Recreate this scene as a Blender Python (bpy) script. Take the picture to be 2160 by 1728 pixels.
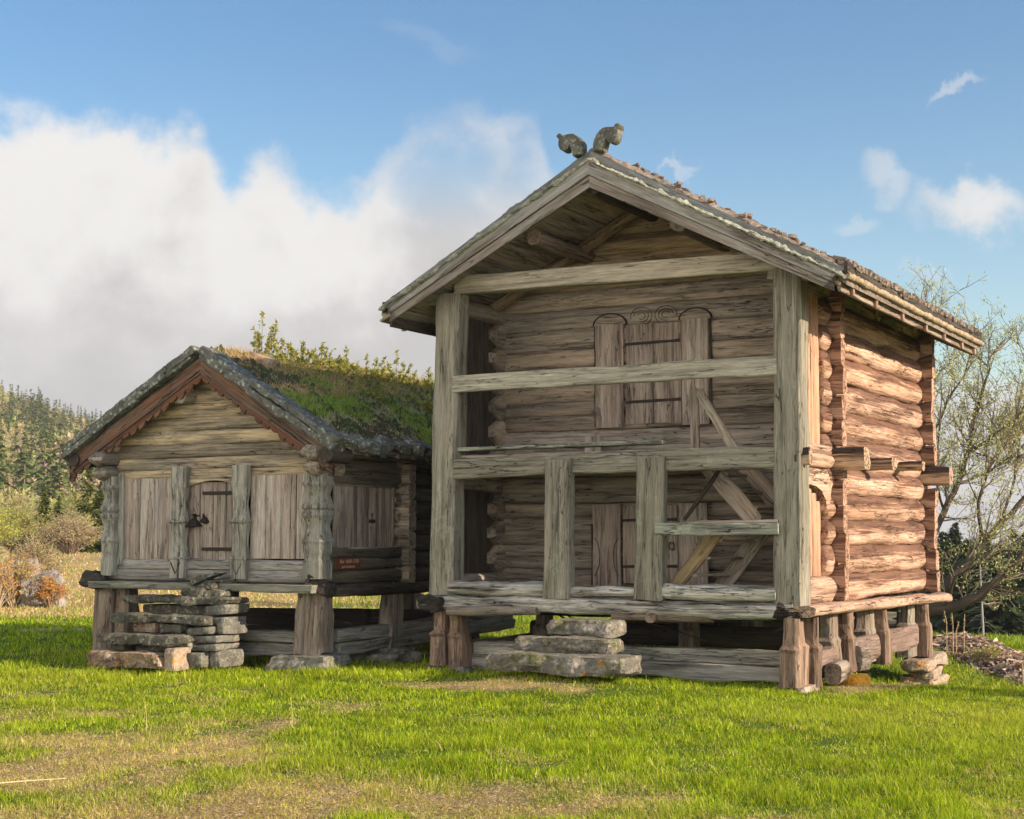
import bpy, bmesh, math, random
import numpy as np
from mathutils import Vector, noise as mn, Matrix
R = math.radians
for o in list(bpy.data.objects): bpy.data.objects.remove(o)
random.seed(7)
S = bpy.context.scene

# ------------------------------------------------------------------ camera
cam = bpy.data.objects.new('camera', bpy.data.cameras.new('camera'))
S.collection.objects.link(cam)
cam.location = (0, 0, 1.6)
cam.rotation_euler = (R(90) + math.atan(266 / 3200.), 0, 0)
cam.data.sensor_width = 36; cam.data.lens = 36 * 3200 / 2160.
cam.data.clip_start = 0.1; cam.data.clip_end = 5000
S.camera = cam
S.view_settings.view_transform = 'Standard'; S.view_settings.look = 'None'
S.view_settings.gamma = 1; S.view_settings.exposure = 0.95
S.cycles.use_denoising = True
S.cycles.max_bounces = 6; S.cycles.diffuse_bounces = 3; S.cycles.transparent_max_bounces = 8

# ------------------------------------------------------------------ sun + sky
TH = R(29)                                   # the storehouses are turned by this much
SUN_EL = R(21.5); SUN_AZ = R(-25)            # math angle of the direction to the sun
sd = Vector((math.cos(SUN_AZ) * math.cos(SUN_EL), math.sin(SUN_AZ) * math.cos(SUN_EL), math.sin(SUN_EL)))
sun = bpy.data.objects.new('sun', bpy.data.lights.new('sun', 'SUN'))
S.collection.objects.link(sun)
sun.data.energy = 4.7; sun.data.angle = R(0.55); sun.data.color = (1.0, 0.80, 0.60)
sun.rotation_euler = sd.to_track_quat('Z', 'Y').to_euler()

W = bpy.data.worlds.new('World'); S.world = W; W.use_nodes = True
nt = W.node_tree; nt.nodes.clear()

class NT:
    """tiny helper to write node trees"""
    def __init__(s, t): s.t = t
    def n(s, kind, **kw):
        nd = s.t.nodes.new('ShaderNode' + kind)
        ins = kw.pop('ins', {})
        for k, v in kw.items(): setattr(nd, k, v)
        for k, v in ins.items():
            if isinstance(v, bpy.types.NodeSocket): s.t.links.new(v, nd.inputs[k])
            else: nd.inputs[k].default_value = v
        return nd
    def math(s, op, a, b=None, c=None, clamp=False):
        nd = s.t.nodes.new('ShaderNodeMath'); nd.operation = op; nd.use_clamp = clamp
        for i, v in enumerate((a, b, c)):
            if v is None: continue
            if isinstance(v, bpy.types.NodeSocket): s.t.links.new(v, nd.inputs[i])
            else: nd.inputs[i].default_value = v
        return nd.outputs[0]
    def mix(s, f, a, b, blend='MIX'):
        nd = s.t.nodes.new('ShaderNodeMix'); nd.data_type = 'RGBA'; nd.blend_type = blend
        for i, v in ((0, f), (6, a), (7, b)):
            if isinstance(v, bpy.types.NodeSocket): s.t.links.new(v, nd.inputs[i])
            elif i == 0: nd.inputs[0].default_value = v
            else: nd.inputs[i].default_value = (v[0], v[1], v[2], 1)
        return nd.outputs[2]
    def mapr(s, v, a, b, c=0., d=1., smooth=True):
        nd = s.t.nodes.new('ShaderNodeMapRange')
        if smooth: nd.interpolation_type = 'SMOOTHSTEP'
        s.t.links.new(v, nd.inputs[0])
        for i, x in zip((1, 2, 3, 4), (a, b, c, d)): nd.inputs[i].default_value = x
        return nd.outputs[0]
    def noise(s, vec, scale=1., detail=4., rough=.55, w=None, dist=0.):
        nd = s.t.nodes.new('ShaderNodeTexNoise')
        nd.noise_dimensions = '4D' if w is not None else '3D'
        s.t.links.new(vec, nd.inputs['Vector'])
        nd.inputs['Scale'].default_value = scale; nd.inputs['Detail'].default_value = detail
        nd.inputs['Roughness'].default_value = rough; nd.inputs['Distortion'].default_value = dist
        if w is not None:
            if isinstance(w, bpy.types.NodeSocket): s.t.links.new(w, nd.inputs['W'])
            else: nd.inputs['W'].default_value = w
        return nd.outputs[0]
    def scale(s, vec, xyz):
        nd = s.t.nodes.new('ShaderNodeVectorMath'); nd.operation = 'MULTIPLY'
        s.t.links.new(vec, nd.inputs[0]); nd.inputs[1].default_value = xyz
        return nd.outputs[0]
    def curve(s, v, pts):
        nd = s.t.nodes.new('ShaderNodeFloatCurve'); c = nd.mapping.curves[0]
        while len(c.points) < len(pts): c.points.new(.5, .5)
        for p, q in zip(c.points, pts): p.location = q; p.handle_type = 'AUTO_CLAMPED'
        nd.mapping.update(); s.t.links.new(v, nd.inputs[1]); return nd.outputs[0]

w = NT(nt)
sky = w.n('TexSky', sky_type='NISHITA', sun_disc=False, sun_elevation=SUN_EL,
          sun_rotation=math.pi / 2 - SUN_AZ, altitude=300, air_density=1.25, dust_density=.55, ozone_density=2.2)
tc = w.n('TexCoord').outputs['Generated']
sx = w.n('SeparateXYZ', ins={0: tc})
az = w.math('ARCTAN2', sx.outputs[0], sx.outputs[1])
el = w.math('ARCSINE', sx.outputs[2])
skyc = w.mix(1., sky.outputs[0], w.mix(w.mapr(el, .02, .36), (.66, .70, .68), (.31, .46, .57)), 'MULTIPLY')
# warp the look-up by noise so that the cloud edge billows
n1 = w.noise(tc, 9, 7, .58); n2 = w.noise(tc, 26, 6, .6); n3 = w.noise(tc, 3.2, 5, .55)
elw = w.math('ADD', el, w.math('ADD', w.math('MULTIPLY', w.math('SUBTRACT', n1, .5), .10), w.math('MULTIPLY', w.math('SUBTRACT', n2, .5), .07)))
a01 = w.mapr(az, -.36, .36, 0, 1, False)
P = lambda px, py: ((math.atan((px - 1080) / 3200.) + .36) / .72, (1130 - py) / 3200. * 2)
top = w.curve(a01, [(0, P(0, 295)[1]), P(60, 290), P(150, 315), P(260, 315), P(400, 325), P(470, 385), P(545, 325), P(650, 360), P(740, 385), P(800, 330), P(880, 265), P(960, 225), P(1050, 225), P(1130, 265), P(1175, 360), P(1300, 480), P(1700, 900), P(1960, 920), P(2080, 850), (1, P(2160, 880)[1])])
top = w.math('MULTIPLY', top, .5)
side_ = w.mapr(w.math('ABSOLUTE', az), .5, .95)
top = w.math('ADD', top, w.math('MULTIPLY', side_, .33))  # unseen bank added beside and behind the view to fill shaded walls
dd = w.math('SUBTRACT', top, elw)
cl = w.mapr(dd, -.008, .024)
# softer, half transparent eastern tower (px 800-1150)
thin = w.math('MULTIPLY', w.mapr(az, math.atan((760 - 1080) / 3200.), math.atan((830 - 1080) / 3200.)), w.mapr(el, (1130 - 560) / 3200., (1130 - 300) / 3200.))
cl = w.math('MULTIPLY', cl, w.math('SUBTRACT', 1.0, w.math('MULTIPLY', thin, w.mapr(n1, .40, .62, .85, .15))))
# separate wisps, right side
def puff(cx, cy, rx, ry, st, lo=.35, hi=1.):
    dx = w.math('DIVIDE', w.math('SUBTRACT', az, math.atan((cx - 1080) / 3200.)), rx / 3200.)
    dy = w.math('DIVIDE', w.math('SUBTRACT', elw, (1130 - cy) / 3200.), ry / 3200.)
    q = w.math('SQRT', w.math('ADD', w.math('MULTIPLY', dx, dx), w.math('MULTIPLY', dy, dy)))
    q = w.math('ADD', q, w.math('MULTIPLY', w.math('SUBTRACT', n1, .5), 1.6))
    return w.math('MULTIPLY', w.mapr(q, hi, lo), st)
for a in ((2075, 440, 160, 95, .85), (1890, 390, 70, 70, .45), (2030, 200, 90, 26, .4), (1430, 365, 60, 18, .35), (1820, 490, 60, 40, .3),
          (1960, 590, 70, 22, .22), (2050, 960, 190, 110, .75), (910, 120, 120, 36, .08)):
    cl = w.math('MAXIMUM', cl, puff(*a))
# cloud tone: white heads, grey lilac bases
tone = w.math('ADD', w.mapr(dd, .015, .15, 1., 0.), w.math('MULTIPLY', w.math('SUBTRACT', n3, .5), 1.9))
tone = w.math('ADD', tone, w.math('MULTIPLY', w.math('SUBTRACT', n1, .5), 1.5))
tone = w.math('ADD', tone, w.math('MULTIPLY', w.math('SUBTRACT', n2, .5), .7))
tone = w.math('ADD', tone, w.mapr(az, -.30, .05, .28, -.1))
tone = w.math('ADD', tone, w.mapr(el, .02, .13, -.35, 0.))
tone = w.math('ADD', tone, w.math('MULTIPLY', side_, .5))
ccol = w.mix(w.mapr(tone, .0, 1.25), (2.12, 2.04, 2.0), (3.2, 3.12, 3.02))
ccol = w.mix(w.mapr(w.math('ABSOLUTE', az), 1.1, 1.9), ccol, (8.6, 7.7, 6.7))  # clouds behind the camera, unseen, brightened as fill for the shaded fronts
allc = w.mix(cl, skyc, ccol)
bg = w.n('Background', ins={'Color': allc, 'Strength': .15})
out = w.n('OutputWorld', ins={'Surface': bg.outputs[0]})

# ------------------------------------------------------------------ frames
OX, OY = -1.04945, 19.1
cT, sT = math.cos(TH), math.sin(TH)
def WLD(u, v, z=0.): return Vector((OX + u * cT + v * sT, OY - u * sT + v * cT, z))
def LOC(x, y):
    dx, dy = x - OX, y - OY
    return dx * cT - dy * sT, dx * sT + dy * cT

def tag(o, label=None, cat=None, group=None, kind=None):
    if label: o['label'] = label
    if cat: o['category'] = cat
    if group: o['group'] = group
    if kind: o['kind'] = kind
    return o

ORG = {}
def thing(name, org, label, cat, group=None, frame=True):
    o = bpy.data.objects.new(name, None); S.collection.objects.link(o)
    o.empty_display_size = .2
    if frame: o.location = WLD(*org); o.rotation_euler = (0, 0, -TH)
    else: o.location = org
    ORG[o.name] = Vector(org)
    return tag(o, label, cat, group)

def N(x, y=0., z=0.): return mn.noise(Vector((x, y, z)))

class MB:
    """mesh collector; every vertex carries grain coordinates gc (metres) and sv = (seed, height in log, 0)"""
    def __init__(s): s.v = []; s.f = []; s.g = []; s.sv = []; s.sm = []
    def add(s, vs, fs, gs, seed=0., hs=None, smooth=False):
        b = len(s.v); s.v += [tuple(p) for p in vs]; s.g += [tuple(p) for p in gs]
        s.sv += [(seed, hs[i] if hs else 0., 0.) for i in range(len(vs))]
        for f in fs: s.f.append(tuple(b + i for i in f)); s.sm.append(smooth)
    def build(s, name, mat, parent=None, org=None, frame=True, smooth=None):
        o_ = Vector(org) if org else (ORG[parent.name] if parent and parent.name in ORG else Vector((0, 0, 0)))
        me = bpy.data.meshes.new(name)
        vv = np.array(s.v, dtype=np.float32) - np.array(o_, dtype=np.float32)
        me.from_pydata(vv.tolist(), [], s.f)
        a = me.attributes.new('gc', 'FLOAT_VECTOR', 'POINT'); a.data.foreach_set('vector', np.array(s.g, dtype=np.float32).ravel())
        a = me.attributes.new('sv', 'FLOAT_VECTOR', 'POINT'); a.data.foreach_set('vector', np.array(s.sv, dtype=np.float32).ravel())
        me.polygons.foreach_set('use_smooth', [bool(x) if smooth is None else smooth for x in s.sm])
        me.materials.append(mat); me.update()
        o = bpy.data.objects.new(name, me); S.collection.objects.link(o)
        if parent: o.parent = parent; ORG[o.name] = o_
        else:
            if frame: o.location = WLD(*o_); o.rotation_euler = (0, 0, -TH)
            else: o.location = o_
            ORG[o.name] = o_
        return o
    # lofted bar: stations = [(point, half width along up, half thickness along side)]
    def loft(s, st, up, side=None, sec='box', seed=None, wob=.006, ch=.012, k=14, ex=2., smooth=None, cap=True, rag=0., gl0=0.):
        seed = random.random() * 50 if seed is None else seed
        P0, P1 = Vector(st[0][0]), Vector(st[-1][0]); ax = (P1 - P0).normalized()
        up = Vector(up); up = (up - ax * up.dot(ax)).normalized()
        side = ax.cross(up).normalized() if side is None else Vector(side).normalized()
        vs, gs, hs = [], [], []
        L = 0.; prev = P0; n = len(st)
        for i, (p, a, b) in enumerate(st):
            p = Vector(p); L += (p - prev).length; prev = p
            if sec == 'box':
                c = min(ch, a * .4, b * .4)
                pts = [(a - c, b), (a, b - c), (a, -b + c), (a - c, -b), (-a + c, -b), (-a, -b + c), (-a, b - c), (-a + c, b)]
            else:
                pts = []
                for j in range(k):
                    t = 2 * math.pi * j / k; cc, ss = math.cos(t), math.sin(t)
                    pts.append((a * math.copysign(abs(cc) ** (2 / ex), cc), b * math.copysign(abs(ss) ** (2 / ex), ss)))
            ex_ = rag * N(seed * 3 + i, 2.2) if i in (0, n - 1) else 0
            for j, (y, z) in enumerate(pts):
                q = wob * 2 * N(L * 1.7 + seed * 13, y * 7 + 3, z * 7 + seed)
                q2 = wob * 1.2 * N(L * 6 + seed * 5, y * 15, z * 15 + 9)
                r = max(1e-4, math.hypot(y, z)); f = 1 + (q + q2) / r
                e = 0
                if rag and i in (0, n - 1): e = rag * N(seed + i, y * 22, z * 22)
                vs.append(p + up * (y * f) + side * (z * f) + ax * e)
                gs.append((gl0 + L, y, z)); hs.append(y / a if a > 1e-5 else 0)
        m = len(vs) // n
        fs = [(i * m + j, i * m + (j + 1) % m, (i + 1) * m + (j + 1) % m, (i + 1) * m + j) for i in range(n - 1) for j in range(m)]
        s.add(vs, fs, gs, seed, hs, (sec != 'box') if smooth is None else smooth)
        if cap:
            for idx, flip in ((0, True), (n - 1, False)):
                ring = vs[idx * m:(idx + 1) * m]; gr = gs[idx * m:(idx + 1) * m]
                cen = sum(ring, Vector()) / m
                f2 = [((j + 1) % m, j, m) if flip else (j, (j + 1) % m, m) for j in range(m)]
                s.add(list(ring) + [cen], f2, [(g[0], g[1], g[2]) for g in gr] + [(gr[0][0], 0, 0)], seed + .37, [0] * (m + 1), False)
    def board(s, a, b, w_, t_, up=(0, 0, 1), n=None, **kw):
        a, b = Vector(a), Vector(b); L = (b - a).length
        n = n or max(2, int(L / .18) + 1)
        sd_ = kw.get('seed'); sag = kw.pop('sag', 0)
        st = [(a.lerp(b, i / n) + Vector((0, 0, -sag * math.sin(math.pi * i / n))), w_ / 2, t_ / 2) for i in range(n + 1)]
        s.loft(st, up, **kw)
    def log(s, a, b, rz, rs, n=None, tap=(0, 0), ex=2.2, up=(0, 0, 1), hexa=False, **kw):
        """tap: lengths over which the start/end narrows in height to a rounded tip"""
        a, b = Vector(a), Vector(b); L = (b - a).length
        ts = set(i / (n or max(3, int(L / .3))) for i in range((n or max(3, int(L / .3))) + 1))
        for k_, tp in enumerate(tap):
            if tp:
                ts = {t for t in ts if (t * L > tp if k_ == 0 else (1 - t) * L > tp)}
                for j in range(8):
                    q = tp * (1 - math.cos(j / 7 * math.pi / 2)) / L
                    ts.add(q if k_ == 0 else 1 - q)
        st = []
        for t in sorted(ts):
            f = 1.
            if tap[0] and t * L < tap[0]: q = 1 - t * L / tap[0]; f = .22 + .78 * math.sqrt(max(0, 1 - q * q))
            if tap[1] and (1 - t) * L < tap[1]: q = 1 - (1 - t) * L / tap[1]; f = .22 + .78 * math.sqrt(max(0, 1 - q * q))
            if hexa and f < 1: q = min([x for x in ((1 - t * L / tap[0]) if tap[0] and t * L < tap[0] else 9, (1 - (1 - t) * L / tap[1]) if tap[1] and (1 - t) * L < tap[1] else 9)]); f = 1 - .62 * q
            st.append((a.lerp(b, t), rz * f, rs))
        s.loft(st, up, sec='round', ex=ex, **kw)
    def prism(s, pts, plane, d0, d1, grain='z', seed=None):
        """outline pts (h, z) extruded between d0 and d1; plane 'u': h is u and depth is v, plane 'v': h is v and depth is u"""
        seed = random.random() * 50 if seed is None else seed
        def mk(h, z, d): return (h, d, z) if plane == 'u' else (d, h, z)
        def gg(h, z, d): return (z, h, d) if grain == 'z' else ((h, z, d) if grain == 'h' else (h * grain[0] + z * grain[1], -h * grain[1] + z * grain[0], d))
        n = len(pts); vs = []; gs = []
        for d in (d0, d1):
            for h, z in pts: vs.append(mk(h, z, d)); gs.append(gg(h, z, d))
        fs = [tuple(range(n)), tuple(range(2 * n - 1, n - 1, -1))]
        s.add(vs, fs, gs, seed)
        b = [(i, (i + 1) % n, n + (i + 1) % n, n + i) for i in range(n)]
        s.add(vs, b, gs, seed + .2)
    def rock(s, c, dims, rot=0., seed=0., tilt=(0, 0), lay=0., rough=.12, n=None, flat=.35):
        """stone: rounded box with broken edges; dims full sizes"""
        nx, ny, nz = n or (10, 7, 4)
        bm = bmesh.new(); 
        vid = {}
        def vert(i, j, k):
            if (i, j, k) not in vid: vid[i, j, k] = bm.verts.new((i / nx * 2 - 1, j / ny * 2 - 1, k / nz * 2 - 1))
            return vid[i, j, k]
        for i in range(nx):
            for j in range(ny):
                for k in (0, nz): bm.faces.new([vert(i, j, k), vert(i + 1, j, k), vert(i + 1, j + 1, k), vert(i, j + 1, k)][::(1 if k else -1)])
        for i in range(nx):
            for k in range(nz):
                for j in (0, ny): bm.faces.new([vert(i, j, k), vert(i + 1, j, k), vert(i + 1, j, k + 1), vert(i, j, k + 1)][::(-1 if j else 1)])
        for j in range(ny):
            for k in range(nz):
                for i in (0, nx): bm.faces.new([vert(i, j, k), vert(i, j + 1, k), vert(i, j + 1, k + 1), vert(i, j, k + 1)][::(1 if i else -1)])
        M = Matrix.Translation(Vector(c)) @ Matrix.Rotation(rot, 4, 'Z') @ Matrix.Rotation(tilt[0], 4, 'X') @ Matrix.Rotation(tilt[1], 4, 'Y')
        vs = []
        bm.verts.ensure_lookup_table()
        for v in bm.verts:
            p = v.co.copy(); q = p.copy()
            E_ = 16.
            l = (abs(p.x) ** E_ + abs(p.y) ** E_ + abs(p.z) ** E_) ** (1 / E_)
            p = p / l
            p = Vector((p.x * dims[0] / 2, p.y * dims[1] / 2, p.z * dims[2] / 2))
            mnd = min(dims)
            d = N(p.x * 3.1 + seed * 7, p.y * 3.1, p.z * 5) * rough * 1.6 + N(p.x * 9 + seed, p.y * 9, p.z * 14 + 5) * rough * .6 + N(p.x * 25, p.y * 25 + seed, p.z * 30) * rough * .25
            hor = Vector((q.x * (abs(q.x) > .99), q.y * (abs(q.y) > .99), 0))
            if hor.length: hor.normalize()
            p += hor * d * 1.2 + Vector((0, 0, q.z * d * flat))
            if lay and abs(q.z) < .99: p += hor * lay * N(p.z * 40 + seed, 1.1)
            vs.append(M @ p)
        bm.verts.index_update()
        s.add(vs, [tuple(v.index for v in f.verts) for f in bm.faces], [tuple(v) for v in vs], seed, None, False)
        bm.free()

# ------------------------------------------------------------------ materials
def new_mat(name):
    m = bpy.data.materials.new(name); m.use_nodes = True; m.node_tree.nodes.clear(); return m, NT(m.node_tree)
def finish(m, t, col, rough=.85, bump=None, bs=1., bd=.01, spec=.3):
    kw = {'Base Color': col, 'Roughness': rough, 'Specular IOR Level': spec}
    b = t.n('BsdfPrincipled', ins=kw)
    if bump is not None:
        bn = t.n('Bump', ins={'Height': bump, 'Strength': bs, 'Distance': bd}); t.t.links.new(bn.outputs[0], b.inputs['Normal'])
    t.n('OutputMaterial', ins={'Surface': b.outputs[0]})
    return m
def wood(name, c1, c2, dark, dk=.5, crack=.5, lich=None, la=0., topdark=0., var=.25, bd=.012, c3=None, c3a=0., bleach=0.):
    m, t = new_mat(name)
    g = t.n('Attribute', attribute_name='gc').outputs['Vector']
    sv = t.n('SeparateXYZ', ins={0: t.n('Attribute', attribute_name='sv').outputs['Vector']})
    seed, h = sv.outputs[0], sv.outputs[1]
    w7 = t.math('MULTIPLY', seed, 3.7)
    streak = t.noise(t.scale(g, (1.0, 30, 30)), 1, 5, .62, w7, .3)
    fine = t.noise(t.scale(g, (6, 120, 120)), 1, 3, .6, w7)
    patch = t.noise(t.scale(g, (.5, 4.5, 4.5)), 1, 4, .6, t.math('ADD', w7, 5.))
    patch2 = t.noise(t.scale(g, (1.0, 8, 8)), 1, 5, .65, t.math('ADD', w7, 11.))
    rnd = t.math('FRACT', t.math('MULTIPLY', seed, 7.31)); rnd2 = t.math('FRACT', t.math('MULTIPLY', seed, 3.17))
    f = t.mapr(t.math('ADD', t.math('MULTIPLY', patch, .7), t.math('MULTIPLY', streak, .5)), .42, .78)
    col = t.mix(f, c1, c2)
    if c3: col = t.mix(t.math('MULTIPLY', t.mapr(t.math('ADD', patch2, t.math('MULTIPLY', rnd2, .25)), .45, .72), c3a), col, c3)
    col = t.mix(t.math('MULTIPLY', t.mapr(t.math('ADD', t.math('MULTIPLY', streak, .6), t.math('MULTIPLY', patch2, .45)), .50, .68), dk), col, dark)
    if bleach: col = t.mix(t.math('MULTIPLY', t.mapr(streak, .38, .26), bleach), col, (.62, .6, .55))
    # long checks along the grain
    cn = t.noise(t.scale(g, (.8, 9, 9)), 1, 3, .5, t.math('ADD', w7, 21.))
    ck = t.mapr(t.math('ABSOLUTE', t.math('SUBTRACT', cn, .5)), .009, .0, 0, 1)
    ck = t.math('MULTIPLY', ck, t.mapr(patch2, .42, .56))
    cn2 = t.noise(t.scale(g, (1.6, 22, 22)), 1, 2, .5, t.math('ADD', w7, 41.))
    ck = t.math('MAXIMUM', ck, t.math('MULTIPLY', t.mapr(t.math('ABSOLUTE', t.math('SUBTRACT', cn2, .5)), .012, .0, 0, .8), t.mapr(patch, .46, .6)))
    fk = t.mapr(fine, .36, .24)
    # knots
    vo = t.n('TexVoronoi', voronoi_dimensions='4D', feature='F1', ins={'Vector': t.scale(g, (2.6, 7, 7)), 'Scale': 1., 'W': w7, 'Randomness': 1.})
    kn = t.mapr(vo.outputs['Distance'], .17, .08, 0, 1)
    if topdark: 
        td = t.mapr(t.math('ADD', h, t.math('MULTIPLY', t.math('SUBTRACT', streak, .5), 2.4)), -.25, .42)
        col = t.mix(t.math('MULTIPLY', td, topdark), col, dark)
    col = t.mix(t.math('MULTIPLY', kn, .6), col, dark)
    col = t.mix(t.math('MULTIPLY', t.math('MAXIMUM', ck, t.math('MULTIPLY', fk, .55)), crack), col, (dark[0] * .25, dark[1] * .25, dark[2] * .25))
    if lich:
        ln = t.noise(g, 11, 6, .7, t.math('ADD', w7, 33.)); ln2 = t.noise(g, 1.6, 3, .6, w7)
        lm = t.mapr(t.math('ADD', ln, t.math('MULTIPLY', t.math('SUBTRACT', ln2, .5), .8)), .62 - la * .3, .74 - la * .25)
        col = t.mix(t.math('MULTIPLY', lm, .85), col, lich)
    br = t.math('ADD', t.math('MULTIPLY', rnd, var), 1 - var / 2)
    br = t.math('MULTIPLY', br, t.mapr(fine, .3, .7, .68, 1.22, False))
    br = t.math('MULTIPLY', br, t.mapr(patch2, .36, .66, 1.10, .80, False))
    br = t.math('MULTIPLY', br, t.mapr(streak, .32, .68, 1.25, .66, False))
    col = t.n('VectorMath', operation='SCALE', ins={0: col, 3: br}).outputs[0]
    hgt = t.math('ADD', t.math('MULTIPLY', streak, 1.), t.math('MULTIPLY', fine, .35))
    hgt = t.math('SUBTRACT', hgt, t.math('MULTIPLY', ck, .9))
    hgt = t.math('SUBTRACT', hgt, t.math('MULTIPLY', kn, .15))
    return finish(m, t, col, .88, hgt, 1., bd, .2)
M = {}
M['post'] = wood('weathered_post', (.235, .215, .165), (.355, .33, .265), (.08, .07, .048), .55, .95, (.30, .32, .24), .08, bleach=.3, c3=(.245, .235, .18), c3a=.7)
M['rail'] = wood('grey_rail', (.29, .275, .215), (.41, .39, .30), (.09, .08, .055), .6, .9, None, bleach=.3)
M['tie'] = wood('tie_beam', (.35, .31, .23), (.45, .42, .33), (.12, .09, .055), .35, .7, None, bleach=.2)
M['barge'] = wood('silver_bargeboard', (.25, .25, .225), (.37, .37, .335), (.07, .055, .04), .6, .9, None, .1, bleach=.2, c3=(.20, .10, .055), c3a=.35)
M['verge'] = wood('verge_board', (.16, .175, .175), (.25, .26, .25), (.06, .06, .055), .5, .6, (.28, .31, .24), .25)
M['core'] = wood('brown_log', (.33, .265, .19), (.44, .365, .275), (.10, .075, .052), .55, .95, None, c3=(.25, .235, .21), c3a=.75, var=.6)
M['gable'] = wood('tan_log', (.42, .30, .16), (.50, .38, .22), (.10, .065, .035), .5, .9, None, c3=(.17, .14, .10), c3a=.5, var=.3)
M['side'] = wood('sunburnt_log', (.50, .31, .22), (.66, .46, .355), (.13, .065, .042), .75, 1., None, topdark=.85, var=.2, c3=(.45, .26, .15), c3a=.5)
M['shade'] = wood('shade_dark_log', (.10, .085, .062), (.16, .14, .105), (.03, .025, .02), .6, .9, None, var=.35)  # small house side wall: the neighbour's shadow is put into this darker tone
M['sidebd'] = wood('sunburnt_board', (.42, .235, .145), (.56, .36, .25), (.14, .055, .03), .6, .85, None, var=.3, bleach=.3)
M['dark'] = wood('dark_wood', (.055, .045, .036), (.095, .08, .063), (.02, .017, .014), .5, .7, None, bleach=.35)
M['door'] = wood('door_board', (.33, .28, .225), (.43, .385, .33), (.07, .05, .037), .6, .8, None, c3=(.27, .20, .17), c3a=.5, var=.25, bleach=.12)
M['panel'] = wood('silver_panel', (.44, .385, .32), (.57, .52, .455), (.13, .10, .08), .55, .7, None, c3=(.32, .22, .16), c3a=.4, var=.25, bleach=.3)
M['carved'] = wood('carved_column', (.28, .27, .22), (.42, .415, .36), (.05, .042, .03), .75, .9, (.36, .38, .34), .05, bleach=.5)
M['tanfront'] = wood('honey_log', (.46, .36, .21), (.55, .45, .30), (.12, .09, .06), .5, .9, None, c3=(.21, .19, .155), c3a=.8, var=.35)
M['sill'] = wood('rotten_sill', (.56, .545, .47), (.68, .66, .58), (.025, .018, .014), 1., 1., (.34, .37, .31), .15, bd=.03, bleach=.3, c3=(.07, .05, .038), c3a=.5)
M['mossy'] = wood('mossy_sill', (.20, .20, .15), (.30, .30, .24), (.05, .045, .03), .7, .8, (.20, .22, .13), .2, bd=.02)
M['rot'] = wood('rotten_end', (.05, .04, .035), (.12, .105, .09), (.012, .01, .009), .8, 1., None, bd=.05, bleach=.5)
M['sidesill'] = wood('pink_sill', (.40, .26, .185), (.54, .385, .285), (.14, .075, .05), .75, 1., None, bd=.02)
M['stave'] = wood('grey_stave', (.24, .215, .175), (.33, .31, .26), (.07, .05, .037), .5, .85, None, bd=.018, c3=(.30, .19, .13), c3a=.5)
M['base'] = wood('base_log', (.26, .25, .215), (.36, .35, .31), (.06, .052, .042), .45, .8, None, bd=.015)
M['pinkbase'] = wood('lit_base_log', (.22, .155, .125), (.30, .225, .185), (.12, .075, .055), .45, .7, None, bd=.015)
M['redstave'] = wood('red_brown_stave', (.24, .155, .11), (.36, .26, .19), (.08, .045, .03), .7, 1., None, bd=.02, var=.4, c3=(.16, .12, .09), c3a=.6)
M['joist'] = wood('joist_end', (.52, .36, .24), (.60, .45, .31), (.045, .032, .03), .4, .8, None, topdark=1.)
M['redbarge'] = wood('red_bargeboard', (.15, .06, .034), (.19, .10, .06), (.035, .02, .015), .8, .9, None, c3=(.17, .14, .11), c3a=.8, var=.2)
M['stair'] = wood('stair_wood', (.36, .33, .28), (.46, .42, .35), (.13, .09, .06), .45, .7, None, c3=(.32, .22, .13), c3a=.5)
M['ladder'] = wood('ladder_wood', (.38, .29, .16), (.45, .35, .21), (.12, .08, .045), .4, .7, None)
M['lichboard'] = wood('lichen_board', (.27, .28, .22), (.36, .37, .31), (.06, .05, .035), .7, .9, (.38, .43, .33), .3, bd=.02)

def stone(name, c1, c2, c3, lw=(.5, .52, .45), lwa=.5, orange=0., bd=.03, sc=1., moss=None, mossa=0.):
    m, t = new_mat(name)
    g = t.n('TexCoord').outputs['Object']
    a = t.noise(g, 3 * sc, 8, .65); b = t.noise(g, 14 * sc, 6, .7); c = t.noise(g, 55 * sc, 4, .6)
    col = t.mix(t.mapr(a, .35, .65), c1, c2); col = t.mix(t.mapr(b, .52, .7), col, c3)
    vo = t.n('TexVoronoi', feature='F1', ins={'Vector': g, 'Scale': 9 * sc, 'Randomness': 1.}).outputs['Distance']
    sp = t.mapr(t.math('ADD', vo, t.math('MULTIPLY', t.math('SUBTRACT', b, .5), .9)), .38, .28)
    sp = t.math('MULTIPLY', sp, t.mapr(a, .40, .56))
    col = t.mix(t.math('MULTIPLY', sp, lwa), col, lw)
    if orange:
        on = t.noise(g, 5.5 * sc, 6, .7, 3.3)
        col = t.mix(t.mapr(on, .66 - orange * .2, .72 - orange * .15), col, (.62, .27, .03))
    if moss:
        on = t.noise(g, 6 * sc, 6, .7, 7.3)
        col = t.mix(t.mapr(on, .62 - mossa * .3, .72 - mossa * .3), col, moss)
    col = t.n('VectorMath', operation='SCALE', ins={0: col, 3: t.mapr(c, .3, .7, .75, 1.25, False)}).outputs[0]
    hgt = t.math('ADD', t.math('MULTIPLY', b, .8), t.math('MULTIPLY', c, .3))
    return finish(m, t, col, .92, hgt, 1., bd, .15)
M['stone'] = stone('step_stone', (.17, .155, .13), (.30, .275, .235), (.05, .046, .038), (.46, .46, .38), .7, .22, .05, 1.5, (.14, .15, .06), .35)
M['darkstone'] = stone('dark_slate', (.10, .095, .075), (.18, .17, .135), (.030, .028, .022), (.36, .39, .30), .75, .0, .05, 1.6, (.13, .14, .07), .2)
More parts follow.
